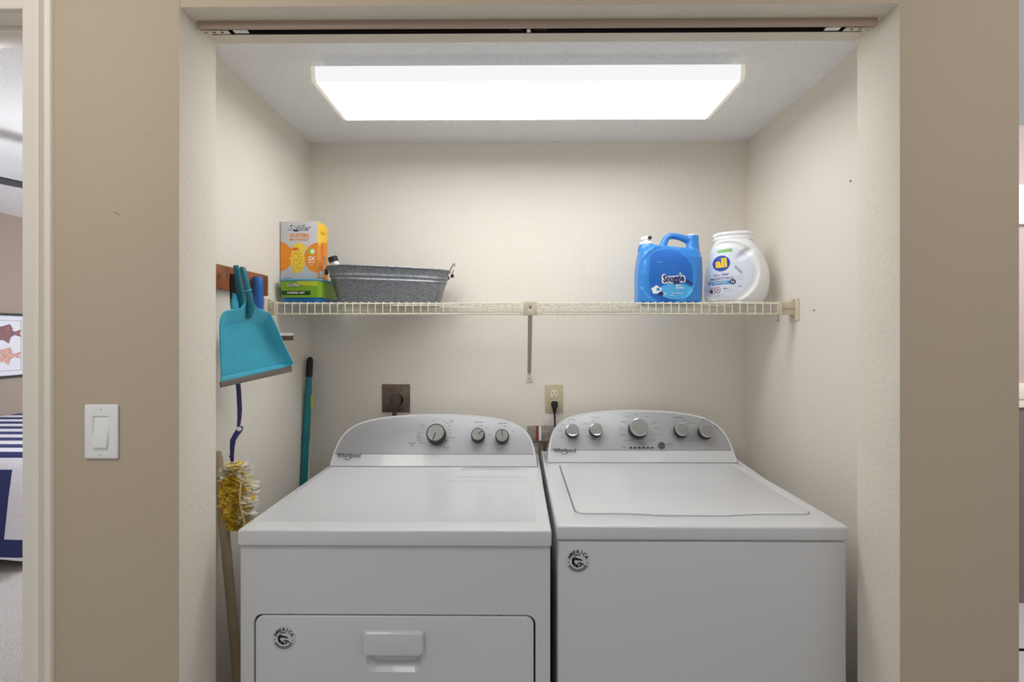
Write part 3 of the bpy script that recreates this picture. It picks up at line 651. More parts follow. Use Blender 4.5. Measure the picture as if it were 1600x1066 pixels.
def oval(cx, cy, z, a, b, rot, n=72, p=2.6):
    out = []
    for k in range(n):
        t = 2*PI*k/n; c, s = math.cos(t), math.sin(t)
        x = a*math.copysign(abs(c)**(2/p), c); y = b*math.copysign(abs(s)**(2/p), s)
        out.append(Vector((cx+x*math.cos(rot)-y*math.sin(rot), cy+x*math.sin(rot)+y*math.cos(rot), z)))
    return out
TUB = (-.462, 1.775, math.radians(21))
def galvanized_tub():
    cx, cy, rot = TUB; H = .128
    t = thing('galvanized_tub', 'oval galvanized metal tub with two loop handles on the wire shelf', 'tub', (cx, cy, ZT))
    gal = mat('galvanized_steel', rgb(156, 159, 164), .42, metal=.75, kind='voronoi', col2=rgb(124, 127, 134), vscale=320)
    prof = [(0, 0), (.30, 0), (.32, .015)]
    prof = []
    for k in range(29):
        v = k/28; z = H*v; o = .0
        for c in (.64, .76): o += .0036*math.exp(-((v-c)/.02)**2)
        prof.append((v, z, o))
    f = lambda v: (.182+.038*v, .062+.024*v)
    bm = bmesh.new(); rings = [oval(cx, cy, ZT+.001, *[q-.004 for q in f(0)], rot)]
    for v, z, o in prof: a, b = f(v); rings.append(oval(cx, cy, ZT+z+.001, a+o, b+o, rot))
    for v, z, o in reversed(prof): a, b = f(v); rings.append(oval(cx, cy, ZT+max(z, .003)+.0012, a+o-.0016, b+o-.0016, rot))
    loft(bm, rings); obj('tub', bm, gal, t, smooth=50)
    a, b = f(1); bm = bmesh.new(); tube(bm, oval(cx, cy, ZT+H+.001, a+.001, b+.001, rot), .0032, 8, loop=True); obj('rolled_rim', bm, gal, t)
    ex = Vector((math.cos(rot), math.sin(rot), 0)); ey = Vector((-math.sin(rot), math.cos(rot), 0))
    for s in (-1, 1):
        c = Vector((cx, cy, ZT+H-.006))+ex*s*(a+.004)
        lean = ex*s*(.15 if s < 0 else .35)+Vector((0, 0, 1)); lean.normalize()
        pts = []
        for k in range(17):
            th = PI*k/16; pts.append(c+ey*.036*math.cos(th)+lean*(.045*math.sin(th)**.8))
        pts = [pts[0]-Vector((0, 0, .008))+ey*.0]+pts+[pts[-1]-Vector((0, 0, .008))]
        bm = bmesh.new(); tube(bm, pts, .0026, 8); h = obj('loop_handle', bm, steel, t)
        for q in (-1, 1):
            bm = bmesh.new(); e = c+ey*.036*q-Vector((0, 0, .010))-ex*s*.001
            lathe(bm, [(0, -.006), (.0065, -.005), (.0075, 0), (.0065, .005), (0, .006)], frame(e, ex, Vector((0, 0, 1)), ey), 12); obj('handle_ear', bm, mat('dark_steel', rgb(70, 66, 62), .4, metal=.8) if 'dark_steel' not in MATS else MATS['dark_steel'], t)
galvanized_tub()
def small_bottle():
    q = at(519, 410, 1.705); zb = ZT+.0045
    t = thing('small_bottle', 'white bottle with black cap peeking over the left rim of the metal tub', 'bottle', (-.598, 1.722, zb))
    ztop = at(0, 402, 1.705).z; hgt = ztop-zb; base = Vector((-.598, 1.722, zb)); axis = Vector((q.x, 1.705, ztop))-base; hgt = axis.length; M = Matrix.Translation(base) @ axis.to_track_quat('Z', 'Y').to_matrix().to_4x4()
    bm = bmesh.new(); lathe(bm, [(.015, 0), (.017, .004), (.017, hgt*.6), (.016, hgt*.72), (.0145, hgt*.8), (.0145, hgt-.012), (0, hgt-.012)], M, 28); obj('bottle', bm, whitep, t)
    bm = bmesh.new(); lathe(bm, [(.0165, hgt-.019), (.0165, hgt-.002), (.0145, hgt), (0, hgt)], M, 28); obj('cap', bm, black, t)
small_bottle()

def fabric_softener():
    y0 = 1.685; xl = at(994.5, 440, y0).x; xr = at(1096, 440, y0).x; cx = (xl+xr)/2; W = xr-xl; yc = y0+.055
    zt = at(0, 364, y0+.03).z; H = zt-ZT
    t = thing('softener_jug', 'blue fabric softener jug with moulded handle and white pour spout', 'jug', (cx, yc, ZT))
    blue = mat('blue_jug_plastic', rgb(52, 134, 214), .28, coat=.2); lblue = mat('deep_blue_label', rgb(28, 104, 196), .4); pale = mat('light_blue_print', rgb(80, 176, 232), .45)
    def ring(z, x0, x1, hd, r):
        return [(x, y, z) for x, y in rrect(x0, x1, yc-hd, yc+hd, r, 7)]
    X = lambda px: at(px, 440, yc-.015).x
    Z = lambda py: at(1040, py, yc-.015).z
    bm = bmesh.new()
    x0, x1 = X(995), X(1096)
    tilt = lambda r: [(x, y, z-.024*max(0, (x-X(1018))/W)) for x, y, z in r]
    loft(bm, [ring(ZT, x0+.006, x1-.006, .046, .03), ring(ZT+.006, x0, x1-.001, .052, .034), ring(Z(430), x0, x1, .055, .036), ring(Z(415), x0+.002, x1, .054, .036), ring(Z(403), x0+.006, x1, .052, .036), tilt(ring(Z(394), x0+.010, x1-.001, .048, .036)), tilt(ring(Z(387), x0+.020, x1-.002, .04, .034)), tilt(ring(Z(383), x0+.034, x1-.004, .03, .028))])
    def blob(pts, r): tube(bm, pts, r, 14)
    def xz(px, py): return Vector((X(px), yc, Z(py)))
    loft(bm, [[Vector((X(1084)+.0215*math.cos(a)*s+dx, yc+.0215*math.sin(a)*s, z)) for a in [2*PI*k/20 for k in range(20)]] for z, s, dx in ((Z(400), 1.4, -.001), (Z(388), 1.12, .001), (Z(378), .98, .0015), (Z(367), .95, .0015))])
    blob([xz(1035, 394), xz(1039, 380), xz(1043, 371), xz(1049, 367.5), xz(1058, 368), xz(1066, 370), xz(1074, 373), xz(1082, 376)], [.016, .0135, .012, .0115, .0115, .012, .0135, .017])
    loft(bm, [[Vector((X(1011.5)+.026*math.cos(a)*s, yc+.026*math.sin(a)*s, z)) for a in [2*PI*k/20 for k in range(20)]] for z, s in ((Z(392), 1.2), (Z(383), 1.05), (Z(380.5), .95))])
    for v in bm.verts: pass
    rb = remesh(bm, .0026, 5, .6)
    XB, ZB = X, Z
    X = lambda px: at(px, 440, yc-.053).x
    Z = lambda py: at(1040, py, yc-.053).z
    ec, ez, ea, eb = X(1043), Z(430), W*.42, H*.405
    for v in rb.verts:
        if v.co.y < yc-.02:
            e = ((v.co.x-ec)/ea)**2+((v.co.z-ez)/eb)**2
            s = 1/(1+math.exp(-(1-e)*22)); v.co.y += .003*s
            v.co.y -= .0016*math.exp(-((e-1.12)/.07)**2)
    body = obj('jug_body', rb, blue, t, smooth=60)
    bvh = BVHTree.FromObject(body, bpy.context.evaluated_depsgraph_get()); inv = body.matrix_world.inverted()
    off = Vector((cx, yc, ZT))
    def drp(bm, o):
        for v in bm.verts: v.co -= off
        drape(bm, bvh, o)
        for v in bm.verts: v.co += off
    bm = bmesh.new(); n = 60
    pts = []
    for k in range(n):
        a = 2*PI*k/n; x = ec+ea*.93*math.cos(a); z = ez+eb*.90*math.sin(a); x = max(x, X(1014)+.010*abs((z-ez)/eb)); pts.append((x, 0, z))
    poly(bm, pts); bmesh.ops.triangulate(bm, faces=bm.faces); subd(bm, .008); drp(bm, .0005); obj('label', bm, lblue, t, smooth=60, recalc=False)
    bm = bmesh.new()
    M = lambda px, py: frame((X(px), 0, Z(py)), (1, 0, 0), (0, 0, 1), (0, -1, 0))
    # pale lower field, swoosh, product name
    def blobpoly(cx_, cz_, a, b, mi, f=lambda t: 1, n=40):
        bm2 = bmesh.new(); poly(bm2, [(X(cx_)+a*f(2*PI*k/n)*math.cos(2*PI*k/n), 0, Z(cz_)+b*f(2*PI*k/n)*math.sin(2*PI*k/n)) for k in range(n)], mi)
        bmesh.ops.triangulate(bm2, faces=bm2.faces); subd(bm2, .008); return bm2
    layers = [(blobpoly(1056, 455, .058, .028, 1, lambda t: 1+.03*math.sin(3*t)), .0009), (blobpoly(1026, 453, .017, .014, 0, lambda t: 1+.12*math.sin(5*t)), .0012), (blobpoly(1033, 459, .010, .007, 2), .0014), (blobpoly(1028, 452, .006, .006, 1), .0015)]
    b2 = bmesh.new(); text(b2, 'Snuggle', .025, M(1052.5, 435.5) @ Matrix.Rotation(.06, 4, 'Z'), 0, bold=.12, sx=.72); layers.append((b2, .0014))
    b2 = bmesh.new(); text(b2, 'Snuggle', .0235, M(1052.5, 435.5) @ Matrix.Rotation(.06, 4, 'Z'), 2, bold=.045, sx=.72); layers.append((b2, .0018))
    b2 = bmesh.new(); poly(b2, [(X(1073), 0, Z(436)), (X(1083), 0, Z(443.5)), (X(1083), 0, Z(446)), (X(1071), 0, Z(440))], 2); layers.append((b2, .0013))
    b2 = bmesh.new(); text(b2, 'Blue', .0062, M(1060, 446), 0, bold=.02); text(b2, 'Sparkle', .0065, M(1062, 449.6), 0, bold=.02); text(b2, 'Fabric Softener', .0042, M(1058.5, 458), 0); text(b2, 'Ultra', .0042, M(1050.5, 461.3), 0); text(b2, 'More', .006, M(1031, 409.5), 1, bold=.02); text(b2, '138', .006, M(1038.5, 458.8), 0, bold=.02); text(b2, 'loads', .0035, M(1038.5, 462.3), 0); text(b2, '6', .009, M(1029.5, 452), 2, bold=.02); layers.append((b2, .002))
    for b2, o in layers:
        drp(b2, o); tmp = bpy.data.meshes.new('t'); b2.to_mesh(tmp); bm.from_mesh(tmp); b2.free(); bpy.data.meshes.remove(tmp)
    obj('label_print', bm, [wprint, pale, navy], t, smooth=0, recalc=False)
    X, Z = XB, ZB
    bm = bmesh.new(); c = Matrix.Translation((X(1011.5), yc, Z(382)))
    lathe(bm, [(.0255, 0), (.026, .004), (.0225, .0095), (.013, .011), (.0125, .018), (.0145, .019), (.0145, .0285), (.012, .031), (0, .032)], c, 28)
    box(bm, X(1011.5)-.021, X(1011.5)-.004, yc-.008, yc+.008, Z(382)+.018, Z(382)+.027); sp = obj('pour_spout', bm, whitep, t, bev=.0008)
    bm = bmesh.new(); lathe(bm, [(0, 0), (.007, 0), (.007, .0015), (0, .0015)], Matrix.Translation((X(1015.5), yc-.0135, Z(371.5))) @ Matrix.Rotation(PI/2-.0, 4, 'X') @ Matrix.Rotation(.0, 4, 'Y'), 16)
    obj('push_button', bm, dark, sp)
    bm = bmesh.new(); lathe(bm, [(.0165, 0), (.0165, .0045), (.0145, .006), (0, .006)], Matrix.Translation((X(1084)+.0015, yc, Z(367.2))), 24); obj('air_cap', bm, whitep, t)
fabric_softener()

def pods_tub():
    y0 = 1.675; yc = y0+.075; X = lambda px: at(px, 430, yc-.01).x; Z = lambda py: at(1150, py, yc-.01).z
    cx = X(1151.5); t = thing('laundry_pods_tub', 'white rounded tub of laundry pods with a blue and yellow round badge', 'tub', (cx, yc, ZT))
    wp = mat('white_tub_plastic', rgb(236, 237, 238), .35, coat=.1)
    # outline: (py, left px, right px, half depth)
    prof = [(471.3, 1106, 1191, .058), (469, 1104, 1194, .064), (460, 1102.5, 1199, .069), (445, 1102, 1201.5, .072), (430, 1103, 1201.5, .072), (415, 1105.5, 1198, .07), (400, 1108.5, 1192.5, .067), (390, 1112.5, 1186.5, .062), (382, 1116.5, 1180, .056), (376.5, 1119.5, 1175, .050)]
    # densify
    rows = []
    for i in range(len(prof)-1):
        for k in range(7):
            u = k/7; p0, p1, p2, p3 = prof[max(i-1, 0)], prof[i], prof[i+1], prof[min(i+2, len(prof)-1)]
            rows.append([.5*((2*p1[a])+(-p0[a]+p2[a])*u+(2*p0[a]-5*p1[a]+4*p2[a]-p3[a])*u*u+(-p0[a]+3*p1[a]-3*p2[a]+p3[a])*u**3) for a in range(4)])
    rows.append(list(prof[-1])); XB, ZB = X, Z
    th = math.radians(22); Yf = yc-.064; fc = cx-.07*math.sin(th); c0 = 805.6+F*fc/Yf
    X = lambda px: cx+(px-c0)*Yf*math.cos(th)/F
    Z = lambda py: at(1150, py, Yf).z
    ec, ez = X(1134), Z(424); ea, eb = (X(1183)-X(1085))/2, Z(376)-Z(424)
    bm = bmesh.new(); rings = []
    for py, l, r, hd in rows:
        z = max(ZB(py), ZT); a = (XB(r)-XB(l))/2*.94; c = (XB(r)+XB(l))/2; ring = oval(c, yc, z, a, hd, 0, 110, 2.5)
        for v in ring:
            if v.y < yc-.01:
                e = ((v.x-ec)/ea)**2+((v.z-ez)/eb)**2; m = min(1, (yc-.01-v.y)/.02)
                v.y += m*(.0055/(1+math.exp(-(1-e)*30))-.0018*math.exp(-((e-1.1)/.06)**2))
                g = ((v.x-X(1163))*.8+(v.z-Z(396))*.6)/.026; h = (-(v.x-X(1163))*.6+(v.z-Z(396))*.8)/.013
                v.y += m*.011*math.exp(-(g*g+h*h)**1.5)
        rings.append(ring)
    for v in rings[0]: v.z = ZT
    loft(bm, rings); body = obj('tub_body', bm, wp, t, smooth=50)
    lidc = (XB(1116.5)+XB(1179))/2; la = (XB(1179)-XB(1116.5))/2*.93
    bm = bmesh.new(); zb = ZB(376.8); hs = ZB(363.5)-zb
    loft(bm, [oval(lidc, yc, zb+hs*h, la*s, .0475*s, 0, 72, 2.4) for h, s in ((0, .93), (.02, 1.0), (.40, 1.02), (.44, .985), (.56, .985), (.6, 1.03), (.86, 1.02), (1.0, .93))]); obj('lid', bm, wp, t, bev=.0006, seg=1)
    bvh = BVHTree.FromObject(body, bpy.context.evaluated_depsgraph_get()); off = Vector((cx, yc, ZT))
    pale = mat('pale_lilac_label', rgb(222, 228, 242), .4); grn = mat('green_tag', rgb(128, 190, 100), .5); bl = mat('royal_blue_badge', rgb(34, 70, 164), .4); ye = mat('yellow_letters', rgb(252, 208, 30), .4)
    pur = mat('purple_letters', rgb(120, 90, 170), .5); cy = mat('sky_blue_bar', rgb(70, 150, 214), .5); rd = mat('red_ring', rgb(196, 90, 76), .5); gr = mat('slate_letters', rgb(70, 76, 110), .5); lg = mat('pale_grey_print', rgb(176, 180, 196), .5)
    R = Matrix.Rotation(.05, 4, 'Z'); M = lambda px, py: frame((X(px), 0, Z(py)), (1, 0, 0), (0, 0, 1), (0, -1, 0)) @ R
    layers = []
    def disc(px, py, a, b, mi, o, n=36, hole=0):
        b2 = bmesh.new()
        if hole:
            for k in range(n):
                p = [(X(px)+a*s*math.cos(2*PI*j/n), 0, Z(py)+b*s*math.sin(2*PI*j/n)) for s, j in ((1, k), (1, k+1), (hole, k+1), (hole, k))]; poly(b2, p, mi)
        else: poly(b2, [(X(px)+a*math.cos(2*PI*k/n), 0, Z(py)+b*math.sin(2*PI*k/n)) for k in range(n)], mi); bmesh.ops.triangulate(b2, faces=b2.faces)
        subd(b2, .007); layers.append((b2, o))
    def quad(px, py, w_, h_, mi, o):
        b2 = bmesh.new(); poly(b2, [M(px, py) @ Vector(v) for v in ((-w_, -h_, 0), (w_, -h_, 0), (w_, h_, 0), (-w_, h_, 0))], mi); bmesh.ops.triangulate(b2, faces=b2.faces); subd(b2, .007); layers.append((b2, o))
    def tx(s, px, py, h, mi, o=.0016, **k):
        b2 = bmesh.new(); text(b2, s, h, M(px, py), mi, **k); layers.append((b2, o))
    b2 = bmesh.new(); pts = []
    for k in range(60):
        a = 2*PI*k/60; x = ec+ea*.86*math.cos(a); z = ez+eb*.86*math.sin(a); x = max(x, X(1105.5)); x = min(x, X(1166)+.012*math.sin(a*1.0)) if z > Z(410) else x; x = min(x, X(1151)) if z > Z(392) else x; pts.append((x, 0, z))
    poly(b2, pts, 0); bmesh.ops.triangulate(b2, faces=b2.faces); subd(b2, .007); layers.append((b2, .0005))
    quad(1131.5, 390, .0245, .006, 1, .0010); disc(1126, 410, .0285, .0285, 2, .0010); tx('all', 1126, 410, .030, 3, .0016, bold=.045)
    tx('free', 1118.5, 428.5, .0075, 8, bold=.01); tx('clear', 1132, 427.5, .0085, 4, bold=.03); tx('MIGHTY PACS', 1127, 434.5, .0085, 8, bold=.02, sx=.95)
    quad(1125, 441, .0285, .0062, 5, .0010); tx('SENSITIVE SKIN', 1124.5, 441, .0052, 7, bold=.02, sx=.85); disc(1143.5, 440, .0105, .0095, 8, .0013); tx('2x', 1143.5, 440, .0075, 7, .002, bold=.02)
    disc(1107.8, 440.5, .0055, .0065, 8, .0012, hole=.55); disc(1112, 453, .0105, .0105, 6, .0012, hole=.82); disc(1120.5, 452, .0095, .0105, 6, .0013, hole=.82); disc(1110.5, 454, .005, .007, 8, .0012); disc(1120.5, 452, .0025, .004, 6, .0012)
    tx('60', 1131, 450, .0055, 2, bold=.02); tx('pacs', 1136, 450, .0045, 2); tx('laundry detergent', 1137, 453.5, .0035, 9); tx('net wt 35 oz', 1124, 461, .004, 9); tx('stainlifters', 1154, 432, .0045, 9); tx('dye free', 1155, 436, .0045, 9); tx('new', 1154.5, 447, .006, 8)
    for k in range(5): quad(1148+k*2.2, 417+k*2.2, .004, .0045, 9, .0009+.0001*k)
    bm = bmesh.new()
    for b2, o in layers:
        for v in b2.verts: v.co -= off
        drape(b2, bvh, o)
        for v in b2.verts: v.co += off
        tmp = bpy.data.meshes.new('t'); b2.to_mesh(tmp); bm.from_mesh(tmp); b2.free(); bpy.data.meshes.remove(tmp)
    obj('label', bm, [pale, grn, bl, ye, pur, cy, rd, wprint, gr, lg], t, smooth=0, recalc=False)
    t.rotation_euler = (0, 0, -th)
pods_tub()

# ------------------------------------------------------------ outlets, switch, supply box, cords
def dryer_outlet():
    p = at(619, 622, YB); t = thing('dryer_outlet', 'square brown metal dryer outlet plate on the back wall', 'outlet', (p.x, YB-.003, p.z-.058))
    br = mat('aged_brown_metal', rgb(132, 116, 102), .45, metal=.35, col2=rgb(98, 84, 72), vscale=30)
    bm = bmesh.new(); box(bm, p.x-.057, p.x+.057, YB-.0045, YB-.0002, p.z-.058, p.z+.056); obj('faceplate', bm, br, t, bev=.0015)
    for px in (609.5, 627):
        q = at(px, 610, YB-.0045); bm = bmesh.new(); lathe(bm, [(.0032, 0), (.0025, .0012), (0, .0014)], Matrix.Translation(q) @ Matrix.Rotation(PI/2, 4, 'X'), 10); obj('screw', bm, dark, t)
    q = at(620, 625, YB-.0046); bm = bmesh.new(); lathe(bm, [(.0265, 0), (.0265, .004), (.0, .004)], Matrix.Translation(q) @ Matrix.Rotation(PI/2, 4, 'X'), 32); obj('receptacle', bm, black, t)
    rub = mat('grey_brown_rubber', rgb(74, 64, 58), .5); t = thing('dryer_power_cord', 'dark angled dryer plug in the brown outlet with its cord going down', 'power cord', (p.x, YB-.03, p.z-.1))
    c = at(617, 624, YB-.03); bm = bmesh.new()
    rings = [[Vector((c.x+x, y, c.z+z)) for x, z in pr] for y, pr in ((YB-.009, rrect(-.021, .021, -.034, .022, .018)), (YB-.03, rrect(-.0215, .0215, -.036, .023, .019)), (YB-.045, rrect(-.016, .016, -.038, .018, .013)))]
    loft(bm, rings); pg = obj('plug', bm, rub, t, bev=.002)
    for k in range(4):
        bm = bmesh.new(); box(bm, c.x-.014, c.x+.014, YB-.0462, YB-.045, c.z-.028+k*.008, c.z-.0255+k*.008); obj('grip_ridge', bm, rub, pg)
    bm = bmesh.new(); x = at(616.5, 645, YB-.03).x; tube(bm, [(x, YB-.03, c.z-.03), (x, YB-.031, c.z-.07), (x+.004, YB-.036, c.z-.25), (x+.03, YB-.03, c.z-.5), (x+.03, YB-.03, .25)], .0085, 12); obj('cord', bm, rub, t)
dryer_outlet()
def wall_outlet():
    p = at(865.5, 623, YB); t = thing('wall_outlet', 'almond duplex outlet on the back wall between the two machines', 'outlet', (p.x, YB-.003, p.z-.058))
    bm = bmesh.new(); box(bm, p.x-.036, p.x+.036, YB-.0055, YB-.0002, p.z-.0575, p.z+.0575); obj('faceplate', bm, mat('almond_outlet_plate', rgb(196, 184, 152), .4), t, bev=.0025)
    bm = bmesh.new(); lathe(bm, [(.003, 0), (.002, .0012), (0, .0013)], Matrix.Translation((p.x, YB-.0055, p.z)) @ Matrix.Rotation(PI/2, 4, 'X'), 10); obj('screw', bm, steel, t)
    for dz in (.0195, -.0195):
        bm = bmesh.new(); pts = [(p.x+x, YB-.0056, p.z+dz+z) for x, z in [(max(-.0142, min(.0142, .0172*math.cos(2*PI*k/32))), .0165*math.sin(2*PI*k/32)) for k in range(32)]]
        bmesh.ops.remove_doubles(bm, verts=bm.verts, dist=1e-6); prism(bm, pts, (0, -.0022, 0)); r = obj('receptacle', bm, mat('ivory_receptacle', rgb(226, 216, 188), .35) if 'ivory_receptacle' not in MATS else MATS['ivory_receptacle'], t)
        for x0, w_, z0, h_ in ((-.0065, .0011, .0035, .0045), (.0065, .0011, .0035, .0036), (0, .0022, -.008, .0022)):
            bm = bmesh.new(); box(bm, p.x+x0-w_, p.x+x0+w_, YB-.0081, YB-.0077, p.z+dz+z0-h_, p.z+dz+z0+h_); obj('slot', bm, black, r)
    t = thing('washer_power_cord', 'black plug in the lower socket with a thin cord running down behind the washer', 'power cord', (p.x, YB-.02, p.z-.1))
    c = Vector((p.x+.001, YB-.008, p.z-.0195)); bm = bmesh.new()
    loft(bm, [[Vector((c.x+x*s, y, c.z+z*s2+dz)) for x, z in rrect(-.0135, .0135, -.011, .011, .006)] for y, s, s2, dz in ((YB-.0084, 1, 1, 0), (YB-.02, 1.05, 1.05, 0), (YB-.03, .9, .95, -.004))])
    loft(bm, [[Vector((c.x+r*math.cos(a), YB-.022+r*.8*math.sin(a), z)) for a in [2*PI*k/12 for k in range(12)]] for z, r in ((c.z-.005, .011), (c.z-.02, .008), (c.z-.036, .0052))]); obj('plug', bm, black, t)
    bm = bmesh.new(); tube(bm, [(c.x, YB-.022, c.z-.034), (c.x+.001, YB-.022, c.z-.08), (c.x+.004, YB-.026, c.z-.2), (c.x+.02, YB-.022, c.z-.5), (c.x+.02, YB-.022, .2)], .0036, 8); obj('cord', bm, black, t)
wall_outlet()
def supply_box():
    a, b = at(822, 665, YB), at(860, 690, YB)
    t = thing('washer_supply_box', 'weathered washer hose supply box with a red stripe low on the back wall', 'supply box', ((a.x+b.x)/2, YB-.01, b.z))
    gm = mat('stained_grey_paper', rgb(178, 172, 166), .7, col2=rgb(140, 132, 124), vscale=60); rd = mat('red_stripe', rgb(150, 62, 54), .6); bn = mat('brown_stain', rgb(112, 86, 64), .8)
    wd = b.x-a.x
    bm = bmesh.new(); box(bm, a.x, b.x+.03, YB-.006, YB-.0002, b.z+.003, a.z); obj('label_panel', bm, gm, t, bev=.0008)
    for u0, u1, m in ((.0, .03, wprint), (.52, .62, wprint), (.40, .51, rd)):
        bm = bmesh.new(); box(bm, a.x+wd*u0, a.x+wd*u1, YB-.0068, YB-.0061, b.z+.005, a.z-.001); obj('stripe', bm, m, t, smooth=0)
    bm = bmesh.new(); box(bm, a.x+wd*.25, b.x+.03, YB-.008, YB-.0002, b.z-.001, b.z+.0028); obj('lower_edge', bm, bn, t)
    bm = bmesh.new(); q0, q1 = at(848, 647, YB), at(858, 664, YB); box(bm, q0.x, q1.x+.03, YB-.0012, YB-.0002, a.z+.0004, q0.z); obj('patch_plate', bm, cream, t, bev=.0005)
    # hoses
    for px, lab, m, c in ((843, 'grey braided supply hose coming down left of the gap between the machines', 'hose_grey', rgb(120, 112, 100)), (851, 'dark supply hose nearest the washer in the gap between the machines', 'hose_dark', rgb(86, 78, 70))):
        p = at(px, 692, YB-.014); bm = bmesh.new(); mm = mat(m, c, .5)
        tube(bm, [(p.x, YB-.010, b.z-.002), (p.x, YB-.016, b.z-.02), (p.x+.002, YB-.02, b.z-.2), (p.x, YB-.022, .3), (p.x, YB-.022, .15)], .0062, 10)
        o = obj('water_hose', bm, mm); tag(o, lab, 'hose')
supply_box()
def light_switch():
    p = at(161, 674, Y1); t = thing('light_switch', 'white rocker light switch on the tan wall left of the closet', 'light switch', (p.x, Y1-.003, p.z-.057))
    wp = mat('white_switch_plastic', rgb(246, 246, 244), .3)
    bm = bmesh.new(); box(bm, p.x-.0355, p.x+.0355, Y1-.006, Y1-.0002, p.z-.0575, p.z+.0575); c = bmesh.new(); prism(c, [(p.x+x, Y1-.02, p.z+z) for x, z in rrect(-.0168, .0168, -.0335, .0335, .002)], (0, .017, 0))
    bevel(bm, .003, 3); b = boolean(bm, c); obj('faceplate', b, wp, t, smooth=30)
    bm = bmesh.new(); pr = [(-.0325, -.0115), (-.002, -.0062), (.0325, -.0032), (.0325, -.0026), (-.0325, -.0026)]
    loft(bm, [[(p.x+x, Y1+y, p.z+z) for z, y in pr] for x in (-.0155, .0155)]); obj('rocker', bm, wp, t, bev=.0008)
    for dz in (.048, -.048):
        bm = bmesh.new(); lathe(bm, [(.0032, 0), (.0028, .001), (0, .0012)], Matrix.Translation((p.x, Y1-.006, p.z+dz)) @ Matrix.Rotation(PI/2, 4, 'X'), 12); obj('screw', bm, whitep, t)
light_switch()

# ------------------------------------------------------------ left wall: rack and hanging tools
NX = Vector((1, 0, 0))
L = lambda px, py, off=0: on_plane(px, py, (WL+off, 0, 0), NX)
def wooden_rack():
    a = L(419.5, 445, .02); y1 = a.y; y0 = 1.19; z1, z0 = L(419.5, 431, .02).z, L(419.5, 463, .02).z
    t = thing('wooden_rack', 'brown wooden wall rack with small hooks on the left closet wall', 'rack', (WL+.01, (y0+y1)/2, z0))
    bm = bmesh.new(); box(bm, WL+.0004, WL+.02, y0, y1, z0, z1); obj('board', bm, wood, t, bev=.003)
    for y in (1.25, 1.32, 1.405, 1.50):
        bm = bmesh.new(); z = (z0+z1)/2; tube(bm, [(WL+.018, y, z+.004), (WL+.026, y, z+.003), (WL+.031, y, z-.002), (WL+.035, y, z+.004), (WL+.035, y, z+.010)], .0018, 8); obj('hook', bm, steel, t)
    return z0, z1
z0, z1 = wooden_rack()
teal = mat('teal_plastic', rgb(66, 184, 212), .32, coat=.1, var=.12, vscale=12); dteal = mat('dark_teal_plastic', rgb(14, 112, 130), .4)
